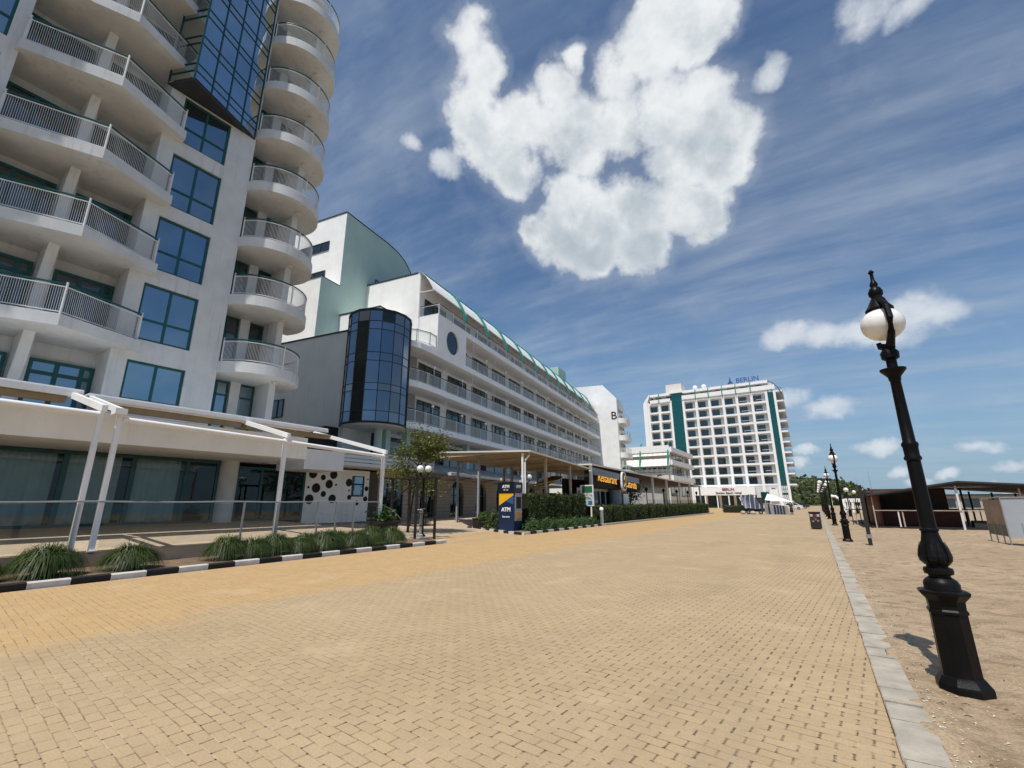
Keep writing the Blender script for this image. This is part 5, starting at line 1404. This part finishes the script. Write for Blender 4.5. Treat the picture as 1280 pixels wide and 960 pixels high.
gw = MB(); gw.box(-16.9, -16.8, 33.3, 48, .1, 3.5); gw.build('back_wall', M.void, rs)
def T(x, y, z): return (-15.6 + x, y, z)
window(T, 33.4, 45.0, .3, 2.75, [34.4, 36.0, 38.0, 39.2, 41.2, 43.6], [2.6], rs, M.steel, M.rail, .08, name='glass_front', bar=.06)
b = MB(); b.lathe([(.55, .1), (.55, 2.7)], -15.1, 40.2, 20); b.build('column', M.signgrey, rs, smooth=True)
cv = MB()
cv.box(-15.1, -15.0, 42.2, 43.6, 1.4, 2.4); cv.build('menu_board', M.bright, rs)
b = MB(); b.quad((-14.25, 47, .9), (-14.25, 74, .9), (-14.25, 74, 1.9), (-14.25, 47, 1.9)); b.build('wind_screen', M.rail, rs, recalc=False)
fh = MB(); fh.box(-26, -24.3, 48, 90, .3, 3.2); fh.build('rear_wall', M.white, rs)
LNT = None
for k, (x, y) in enumerate(((-15.3, 50.3), (-15.0, 56.0), (-15.0, 62.3), (-15., 68.4), (-15., 74.2))):
    t = thing('lantern_post', 'slim black lantern post behind the long low hedge, ' + ('nearest', 'second nearest', 'middle', 'second farthest', 'farthest')[k] + ' of the five', 'street lamp', (x, y, .1), 'lantern posts behind the hedge')
    b = MB(); b.lathe([(.12, .1), (.12, .5), (.06, .6), (.05, 2.7), (.09, 2.75)], x, y, 10); b.build('pole', M.black, t, smooth=True)
    b = MB(); b.lathe([(.1, 2.76), (.2, 3.0), (.19, 3.02), (.05, 3.16), (.02, 3.3)], x, y, 8); b.build('lantern', M.black, t)
# ------------------------------------------------------------------ promenade lamps
def lamp(x, y, label, group='black globe lamps along the promenade'):
    t = thing('street_lamp', label, 'street lamp', (x, y, 0), group)
    b = MB(); r8 = PI / 8
    b.lathe([(0.1947, -.05), (0.1947, .05), (0.1900, .065), (0.1662, .10), (0.1568, .115), (0.1396, .125), (0.1349, .62), (0.1472, .63), (0.1472, .65), (0.1349, .665), (0.1387, .73), (0.1852, .785), (0.1900, .81), (0.1615, .82)], x, y, 8, r8)
    b.build('pedestal', M.black, t)
    b = MB()
    b.lathe([(0.1302, .81), (0.1302, .87), (0.1163, .90), (0.0791, .93), (0.0791, .945), (0.1042, .955), (0.1097, .98), (0.1042, 1.005), (0.0791, 1.015), (0.0763, 1.03), (0.1004, 1.06), (0.1070, 1.10), (0.1004, 1.16), (0.0791, 1.24), (0.0651, 1.30), (0.0632, 1.33),
             (0.0725, 1.335), (0.0725, 1.35), (0.0614, 1.36), (0.0558, 1.99), (0.0688, 2.0), (0.0707, 2.02), (0.0595, 2.04), (0.0614, 2.12), (0.0688, 2.14), (0.0670, 2.16), (0.0521, 2.18), (0.0437, 2.80), (0.0512, 2.81), (0.0512, 2.83), (0.0577, 2.85), (0.0977, 2.90), (0.1097, 2.915), (0.1097, 2.93), (0.0558, 2.94)], x, y, 28)
    b.build('shaft', M.black, t, smooth=True)
    lf = MB()
    for k in range(10):       # cast leaves on the bulb
        a = 2 * PI * k / 10; prev = None
        for z, r in ((1.03, .082), (1.07, .114), (1.11, .119), (1.17, .107), (1.235, .088)):
            w = .032 * (1 - abs(z - 1.10) / .16) + .004
            c = (x + r * math.cos(a), y + r * math.sin(a)); q = (lf.P(c[0] - w * math.sin(a) * -1, c[1] - w * math.cos(a), z), lf.P(c[0] + (r * .05) * math.cos(a), c[1] + (r * .05) * math.sin(a), z), lf.P(c[0] + w * math.sin(a) * -1, c[1] + w * math.cos(a), z))
            if prev:
                lf.F(prev[0], prev[1], q[1], q[0]); lf.F(prev[1], prev[2], q[2], q[1])
            prev = q
    lf.build('leaf_casting', M.black, t, recalc=False)
    b = MB()
    b.lathe([(.045, 2.94), (.045, 3.02), (.075, 3.04), (.08, 3.10), (.06, 3.13), (.045, 3.16)], x, y - .02, 14)
    b.sweep([(x, y - .02, 3.05), (x + .015, y - .07, 3.17), (x + .03, y - .18, 3.28), (x + .035, y - .235, 3.42), (x + .03, y - .205, 3.56), (x + .02, y - .12, 3.66), (x, y - .03, 3.74)], [.045, .04, .032, .03, .03, .032, .03], 8)
    b.sweep([(x + .04, y - .04, 3.14), (x - .06, y + .01, 3.19), (x - .07, y + .0, 3.23)], [.04, .035, .02], 6)
    b.build('bracket', M.black, t, smooth=True)
    b = MB(); b.lathe([(.12, 3.575), (.125, 3.595), (.10, 3.63), (.065, 3.70), (.045, 3.74), (.062, 3.76), (.066, 3.80), (.05, 3.84), (.03, 3.86), (.038, 3.885), (.03, 3.91), (.018, 3.94), (.015, 4.01), (.028, 4.035), (.012, 4.06)], x, y, 16); b.build('finial_cap', M.black, t, smooth=True)
    b = MB(); b.ball((x, y, 3.425), .19, .19, .175, 28, 16); b.build('globe', M.opal, t, smooth='all')
    return t
L0 = lamp(.86, 5.92, 'black cast iron lamp with one white globe, nearest of the row beside the curb')
for y, lb in ((24.2, 'second nearest, left of the thin black post'), (39.6, 'third nearest, before the wooded hill')):
    c = copy_tree(L0); c.location = (.88, y, 0); c['label'] = 'black cast iron lamp with one white globe, ' + lb
def twinp(y, lb):
    x = .86; t = thing('street_lamp', lb, 'street lamp', (x, y, 0), 'black twin globe lamps along the promenade')
    b = MB(); b.lathe([(.2, 0), (.2, .1), (.14, .12), (.14, .7), (.19, .78), (.12, .85), (.11, 1.1), (.06, 1.35), (.05, 3.0), (.09, 3.05), (.03, 3.1)], x, y, 12)
    b.sweep([(x - .3, y, 3.28), (x - .26, y, 3.1), (x, y, 3.0), (x + .26, y, 3.1), (x + .3, y, 3.28)], .04, 6); b.build('pole', M.black, t, smooth=True)
    for s in (-.3, .3): MB().ball((x + s, y, 3.43), .2, n=16, m=10).build('globe', M.opal, t, smooth='all')
    return t
for y, lb in ((54, 'nearest'), (63, 'second nearest'), (74, 'third nearest'), (87, 'fourth nearest'), (103, 'farthest')):
    twinp(y, 'distant twin globe lamp by the curb, %s of its row' % lb)
b_ = thing('litter_bin', 'black litter bin with two pale stickers standing on the paving by the curb', 'bin', (-.18, 34.2, 0))
m = MB(); m.box(-.47, .10, 33.95, 34.45, .06, 1.0); m.box(-.5, .13, 33.92, 34.48, .96, 1.02); m.box(-.4, .03, 34.0, 34.4, 0, .06); m.build('body', M.blackwood, b_)
m = MB()
for x0, z0, w, h in ((-.44, .74, .2, .14), (-.15, .74, .2, .14)): m.box(x0, x0 + w, 33.935, 33.949, z0, z0 + h)
m.build('sticker', paint('pale_sticker', (.5, .47, .48), .2, 9, .5), b_)
m = MB()
for x0, z0, w, h in ((-.30, .6, .12, .1), (-.36, .42, .1, .1), (-.1, .45, .1, .1), (-.2, .52, .08, .12)): m.box(x0, x0 + w, 33.935, 33.949, z0, z0 + h)
m.build('faded_print', paint('faded_print', (.25, .23, .22), .3, 9, .5), b_)
m = MB(); m.box(-.30, -.08, 33.93, 33.948, .62, .9); m.build('slot', M.redwood, b_)

tp = thing('shower_post', 'thin black timber post with a small box near its top in the sand', 'post', (1.49, 22.3, 0))
m = MB(); m.box(1.43, 1.55, 22.24, 22.36, -.05, 2.22); m.build('post', M.blackwood, tp)
m = MB(); m.box(1.56, 1.66, 22.2, 22.36, 1.86, 2.04); m.tube((1.55, 22.28, 1.75), (1.7, 22.28, 1.95), .03); m.build('box', M.blackwood, tp)
m = MB(); m.box(1.40, 1.58, 22.21, 22.39, .28, .42); m.build('band', M.galv, tp)

# ------------------------------------------------------------------ dark beach pavilion
pv = thing('beach_pavilion', 'dark low beach pavilion with a shallow gabled roof and a pale rail', 'pavilion', (7, 38, 0))
YP = 37.4
m = MB()
ro_ = [(2.35, 1.98), (7.1, 2.78), (13.4, 2.24)]
for (xa, za), (xb, zb_) in zip(ro_, ro_[1:]):
    m.profile([(xa, za), (xb, zb_), (xb, zb_ - .10), (xa, za - .10)], YP - .5, YP + 13)
m.build('roof', M.tar, pv)
m = MB(); m.profile([(2.4, 1.9), (7.1, 2.68), (7.1, 2.52), (2.4, 1.84)], YP - .42, YP - .34); m.profile([(7.1, 2.68), (13.4, 2.14), (13.4, 2.02), (7.1, 2.5)], YP - .42, YP - .34); m.build('fascia', M.tar, pv)
m = MB(); m.sweep([(6.0, YP - .3, 2.42), (9.0, YP - .3, 2.40)], .03, 4); m.build('lamp_strip', M.bare, pv)
m = MB(); m.box(3.3, 3.42, YP + .6, YP + 12, .1, 2.0); m.box(3.42, 13.2, YP + 12, YP + 12.1, .1, 2.2) if False else None
m.box(3.42, 7.6, YP + 6, YP + 6.1, .1, 2.5); m.build('wall', M.redwood, pv)
m = MB(); m.box(3.42, 7.5, YP + 2.6, YP + 3.4, .1, 1.1); m.build('bar_counter', M.redwood, pv)
m = MB(); m.box(3.6, 7.5, YP + 5.9, YP + 5.98, 1.1, 2.4); m.build('bar_shelf', M.room, pv)
m = MB(); m.box(2.7, 13.2, YP - .1, YP + 12.5, -.05, .12); m.build('floor', M.blackwood, pv)
for x, zt, w in ((2.98, 2.0, .03), (7.0, 2.62, .05), (9.6, 2.4, .035), (12.4, 2.2, .035)): 
    m = MB(); m.box(x - w, x + w, YP - .2, YP - .1, -.05, zt); m.build('post', M.steel if x == 7.0 else M.bare, pv)
for x, y in ((3.1, YP + 6), (8.2, YP + 5), (8.2, YP + 10), (9.6, YP + 10), (10.8, YP + 10), (12., YP + 10)):
    m = MB(); m.box(x - .05, x + .05, y, y + .1, .1, 2.5 - .07 * abs(x - 7)); m.build('post', M.tar, pv)
m = MB(); m.box(3.0, 8.9, YP - .24, YP - .14, 1.05, 1.10); m.build('rail', M.bare, pv)
for x in (4.15, 4.35, 5.6, 8.4): MB().box(x - .035, x + .035, YP - .2, YP - .13, .1, 1.04).build('rail_post', M.steel if x == 4.15 else M.bare, pv)
m = MB(); m.box(8.1, 13, YP + 9.9, YP + 10, 1.0, 1.08)
for k in range(14): m.box(8.2 + .34 * k, 8.26 + .34 * k, YP + 9.92, YP + 9.98, .1, 1.0)
m.build('rear_railing', M.bare, pv)
m = MB(); m.box(7.6, 13, YP + .6, YP + 1.2, .12, .5); m.build('bench', M.tar, pv)
m = MB(); m.sweep([(1.0, 40, 1.75), (2.4, YP - .2, 1.92)], .03, 4); m.build('awning_arm', M.tar, pv)
# timber stakes left of the pavilion
sk = thing('stake_fence', 'thin dark stakes with a rail standing left of the beach pavilion', 'fence', (2.3, 40, 0))
for k in range(5): MB().box(1.75 + .24 * k, 1.80 + .24 * k, 41 + .1 * k, 41.06 + .1 * k, -.05, 1.75).build('stake', M.tar if k % 2 else M.bare, sk)
MB().box(1.7, 2.9, 41.02, 41.06, 1.05, 1.11).build('rail', M.tar, sk)
# changing cabin
ch = thing('changing_cabin', 'grey panelled beach changing cabin on thin legs at the right edge', 'cabin', (6.4, 26.5, 0))
p00, p01, p10 = V3((5.93, 27.6, 0)), V3((5.95, 25.35, 0)), V3((8.2, 25.9, 0))
def panel(a, c, z0, z1, mat, name, t=.03):
    d = (c - a).normalized(); n = V3((-d.y, d.x, 0)) * t
    m = MB(); m.prism([(a.x, a.y), (c.x, c.y), (c.x + n.x, c.y + n.y), (a.x + n.x, a.y + n.y)], z0, z1); return m.build(name, mat, ch)
panel(p01, p10, .28, 1.72, paint('pale_grey_panel', (.36, .39, .42), .08, .8, .5, .05), 'front_panel')
panel(p00, p01 + V3((0, .03, 0)), .72, 1.66, paint('faded_tan_panel', (.36, .26, .18), .35, 1.6, .7, .1, 40, .5, dirt=(.5, .46, .42)), 'side_panel')
panel(p00, p01 + V3((0, .03, 0)), .30, .718, paint('olive_grey_panel', (.15, .14, .11), .2, 2, .6, .1), 'lower_side_panel')
for p in (p00, p00.lerp(p01, .36), p00.lerp(p01, .72), p01, p01.lerp(p10, .2), p01.lerp(p10, .5), p10):
    m = MB(); m.tube((p.x, p.y, -.05), (p.x, p.y, 1.78 if p in (p01, p10) else .8), .022); m.build('leg', M.galv, ch)
m = MB(); m.tube((p01.x, p01.y - .01, 1.74), (p10.x, p10.y - .01, 1.76), .025); m.tube((p00.x, p00.y, 1.70), (p01.x, p01.y, 1.76), .022); m.build('top_rail', M.galv, ch)

# ------------------------------------------------------------------ stacked things in front of the tall block
def clothm():
    m, t = nt('striped_navy_tarpaulin'); g = G(t); co = g.coord()
    w = g.n('ShaderNodeTexWave', wave_type='BANDS', bands_direction='X'); g.l(co, w.inputs[0]); w.inputs['Scale'].default_value = .55; w.inputs['Distortion'].default_value = 2.5; w.inputs['Detail'].default_value = 2
    c = g.mix(g.ramp(w.outputs['Fac'], .88, .97), (.05, .06, .10), (.42, .44, .50)); c = g.mix(g.math('MULTIPLY', g.ramp(g.noise(co, 4, 4), .5, .6), .4), c, (.16, .17, .21))
    g.out(g.pbr(c, .45, 0, .5, g.bump(g.noise(co, 3, 4), .6, .06))); return m
CLOTH = clothm()
ct = thing('covered_cart', 'beach cart under a tilted navy and white striped tarpaulin', 'cart', (-7.3, 71.5, 0))
m = MB(); 
n = 10
for j in range(n + 1):
    for i in range(n + 1):
        u, v_ = i / n, j / n
        x = -9.0 + 2.1 * u + .75 * (1 - v_) - .25 * v_ * u; z = .75 + 1.55 * v_ + .35 * u * v_ + .06 * math.sin(7 * u + 3 * v_); y = 71.0 + .5 * v_ + .10 * math.sin(5 * u)
        m.P(x, y, z)
for j in range(n):
    for i in range(n): k = j * (n + 1) + i; m.F(k, k + 1, k + n + 2, k + n + 1)
m.build('tarpaulin', CLOTH, ct, smooth='all', recalc=False)
m = MB(); m.prism([(-8.3, 71.2), (-6.1, 71.2), (-6.0, 72.4), (-8.2, 72.4)], .35, .8); m.box(-6.9, -6.1, 71.3, 72.2, .8, 2.2); m.build('load', M.tar, ct)
for x in (-7.9, -6.4):
    m = MB(); m.disc((x, 71.12, .26), .26, (1, 0, 0), (0, 0, 1), (0, -1, 0), .1, 18); w = m.build('wheel', M.tyre, ct)
    m = MB(); m.disc((x, 71.01, .26), .13, (1, 0, 0), (0, 0, 1), (0, -1, 0), .02, 14); m.build('hub', M.galv, w)
sack = MB(); sack.ball((-8.55, 71.0, .22), .34, .3, .24, 12, 8)
tag(sack.build('sack', M.concrete, None, smooth='all', at=(-8.55, 71, 0)), 'pale sack lying at the left end of the covered cart', 'sack')
sack = MB(); sack.ball((-7.3, 70.6, .2), .36, .3, .24, 12, 8)
tag(sack.build('sack', M.concrete, None, smooth='all', at=(-7.3, 70.6, 0)), 'pale sack lying under the middle of the covered cart', 'sack')
cols = [M.galv, M.tar, M.slate, M.navy, M.navy, M.navy, M.tar, M.slate]
ords = ['nearest the covered cart', 'second from the cart', 'third from the cart', 'fourth from the cart', 'fifth from the cart', 'sixth from the cart', 'next to last on the right', 'last on the right by the dark figure']
for k in range(8):
    x = -5.85 + .34 * k; h = 1.42 - .05 * k; t_ = thing('folded_lounger', 'folded lounger leaning in the dark row, ' + ords[k], 'lounger', (x, 71.9, 0), 'folded loungers in the dark row')
    m = MB(); m.profile([(x, 0), (x + .26, 0), (x + .18, h), (x - .04, h)], 71.6, 71.68); m.build('fabric', cols[k], t_)
    for dx in (-.02, .26):
        m = MB(); m.tube((x + dx, 71.55, 0), (x + dx - .06, 71.62, h + .06), .025); m.build('side_bar', M.galv, t_)
ga = thing('market_tent', 'low white tent canopy behind the dark row of loungers', 'tent', (-4.2, 74, 0))
m = MB(); i = [m.P(*p) for p in ((-5.9, 73, 1.85), (-2.6, 73, 1.62), (-2.6, 76, 1.62), (-5.9, 76, 1.85), (-5.6, 74.5, 2.75))]
for f in ((0, 1, 4), (1, 2, 4), (2, 3, 4), (3, 0, 4)): m.F(*[i[q] for q in f])
m.build('canopy', M.canvas, ga)
for x, y in ((-5.85, 73.05), (-2.65, 73.05), (-2.65, 75.95), (-5.85, 75.95)): MB().tube((x, y, 0), (x, y, 1.8), .03).build('leg', M.steel, ga)

# person: one skinned body, clothing colours by part
def person(x, y, label, h=1.56):
    t = thing('person', label, 'person', (x, y, 0)); s = h / 1.7
    me = bpy.data.meshes.new('body')
    J = [((0, 0, .93), .13), ((0, 0, 1.12), .12), ((0, 0, 1.34), .15), ((0, 0, 1.46), .06), ((0, -.02, 1.60), .095), ((0, -.02, 1.68), .07),
         ((.19, 0, 1.38), .06), ((.24, .02, 1.12), .045), ((.22, -.08, .9), .035), ((-.19, 0, 1.38), .06), ((-.24, .02, 1.12), .045), ((-.22, -.08, .9), .035),
         ((.09, 0, .86), .095), ((.10, -.01, .48), .065), ((.10, .02, .08), .045), ((.11, -.12, .03), .04), ((-.09, 0, .86), .095), ((-.10, -.01, .48), .065), ((-.10, .02, .08), .045), ((-.11, -.12, .03), .04)]
    E = [(0, 1), (1, 2), (2, 3), (3, 4), (4, 5), (2, 6), (6, 7), (7, 8), (2, 9), (9, 10), (10, 11), (0, 12), (12, 13), (13, 14), (14, 15), (0, 16), (16, 17), (17, 18), (18, 19)]
    me.from_pydata([tuple(c * s for c in p) for p, r in J], E, [])
    o = bpy.data.objects.new('body', me); COL.objects.link(o)
    md = o.modifiers.new('skin', 'SKIN'); o.modifiers.new('sub', 'SUBSURF').levels = 1
    for v, (p, r) in zip(me.skin_vertices[0].data, J): v.radius = (r * s, r * s)
    me.skin_vertices[0].data[0].use_root = True
    m2 = bpy.data.meshes.new_from_object(o.evaluated_get(bpy.context.evaluated_depsgraph_get()))
    bpy.data.objects.remove(o)
    b = bpy.data.objects.new('body', m2); COL.objects.link(b); b.parent = t; ORG[b.name] = org(t)
    skin = paint('skin', (.36, .21, .14), .1, 3, .6, 0); m2.materials.append(skin); m2.materials.append(M.rubber)
    for p in m2.polygons:
        z = p.center.z / s; p.material_index = 0 if z > 1.47 or (abs(p.center.x) > .17 * s and z < 1.05 and z > .8) else 1; p.use_smooth = True
    hb = MB(); hb.ball((x, y + .01, 1.65 * s), .1 * s, .11 * s, .09 * s, 14, 8); hb.build('hair', M.rubber, t, smooth='all')
    ck = MB(); ck.lathe([(.24 * s, .35 * s), (.19 * s, .8 * s), (.145 * s, 1.0 * s), (.18 * s, 1.3 * s), (.1 * s, 1.44 * s)], x, y, 16); ck.build('long_coat', M.rubber, t, smooth='all')
    return t
person(-2.85, 71.6, 'person in long dark clothing standing at the right end of the lounger row')

# far things at the end of the promenade
def car(x, y, mat, label, L=4.2, ang=0):
    t = thing('parked_car', label, 'car', (x, y, 0), 'cars parked far down the promenade')
    m = MB(); m.profile([(x - L / 2, .35), (x - L / 2, .85), (x - L * .30, .95), (x - L * .16, 1.42), (x + L * .22, 1.42), (x + L * .38, .95), (x + L / 2, .85), (x + L / 2, .35)], y - .85, y + .85); m.build('body', mat, t)
    m = MB(); m.profile([(x - L * .26, .97), (x - L * .15, 1.36), (x + L * .20, 1.36), (x + L * .33, .97)], y - .862, y - .855); m.build('window', M.gdark, t)
    for dx in (-.31, .31):
        m = MB(); m.disc((x + L * dx, y - .80, .31), .31, (1, 0, 0), (0, 0, 1), (0, -1, 0), .1, 18); w = m.build('wheel', M.tyre, t)
        m = MB(); m.disc((x + L * dx, y - .905, .31), .18, (1, 0, 0), (0, 0, 1), (0, -1, 0), .01, 14); m.build('rim', M.galv, w)
    return t
car(-4.6, 118, M.carpaint, 'small white car parked beyond the right corner of the tall block')
car(3.2 - 7, 137, paint('dark_car_paint', (.03, .035, .04), .1, 1, .25, 0, coat=.5), 'dark car parked far off below the wooded hill', 4.6)
wf = thing('white_fence', 'long white slatted fence far off on the sand left of the beach pavilion', 'fence', (5, 90, 0))
m = MB(); m.box(3.4, 10, 89.9, 90.0, 1.55, 2.1); m.build('top_board', M.bright, wf)
sl0 = None
for k in range(12):
    if k in (3, 7): continue
    m = MB(); m.box(3.5 + .55 * k, 3.85 + .55 * k, 89.95, 90.05, 0, 1.55); m.build('slat', M.bright, wf)
for i, (x, y, z) in enumerate(((3.0, 64, 2.9), (4.6, 80, 2.9), (5.6, 82, 3.2))):
    t = thing('beach_lamp', 'distant one globe lamp on the sand, ' + ('left of three', 'middle of three', 'right of three')[i], 'street lamp', (x, y, 0), 'globe lamps on the beach')
    m = MB(); m.lathe([(.16, 0), (.15, .6), (.06, .9), (.05, z - .15)], x, y, 10); m.build('pole', M.black, t, smooth=True)
    m = MB(); m.ball((x, y, z), .24, n=14, m=10); m.build('globe', M.opal, t, smooth='all')
sd = thing('beach_slide', 'pale curved plastic slide frame between the distant lamps', 'slide', (2.2, 70, 0))
m = MB(); m.sweep([(1.6, 70, 2.3), (2.1, 70, 2.25), (2.6, 70, 1.7), (2.9, 70, .9), (3.3, 70, .35)], .16, 8); m.build('chute', M.bright, sd, smooth=True)
for x, z in ((1.65, 2.3), (2.5, 1.8)): MB().tube((x, 70.1, 0), (x, 70.1, z), .06).build('leg', M.bright, sd)
kb = thing('beach_kiosk', 'low pale kiosk behind the pavilion with a dark opening', 'kiosk', (16, 90, 0))
m = MB(); m.box(14, 24, 90, 94, 0, 2.4); m.build('wall', M.concrete, kb)
m = MB(); m.box(13.6, 24.4, 89.6, 94.4, 2.4, 2.6); m.build('roof', M.tar, kb)
for x in (15, 17.5, 20, 22.3): MB().box(x, x + 1.6, 89.96, 90.0, .8, 2.0).build('opening', M.gdark, kb)
for i, (x, y, h) in enumerate(((17, 260, 12), (25, 300, 17))):
    t = thing('mast', ('thin distant mast left of the pavilion ridge', 'taller thin distant mast above the pavilion roof')[i], 'mast', (x, y, 0), 'distant masts')
    m = MB(); m.tube((x, y, 0), (x - .4, y, h), .10, .05, 6); m.build('pole', M.galv, t)
    m = MB(); m.tube((x - .8, y, h * .8), (x + .2, y, h * .8), .04); m.build('cross_arm', M.galv, t)
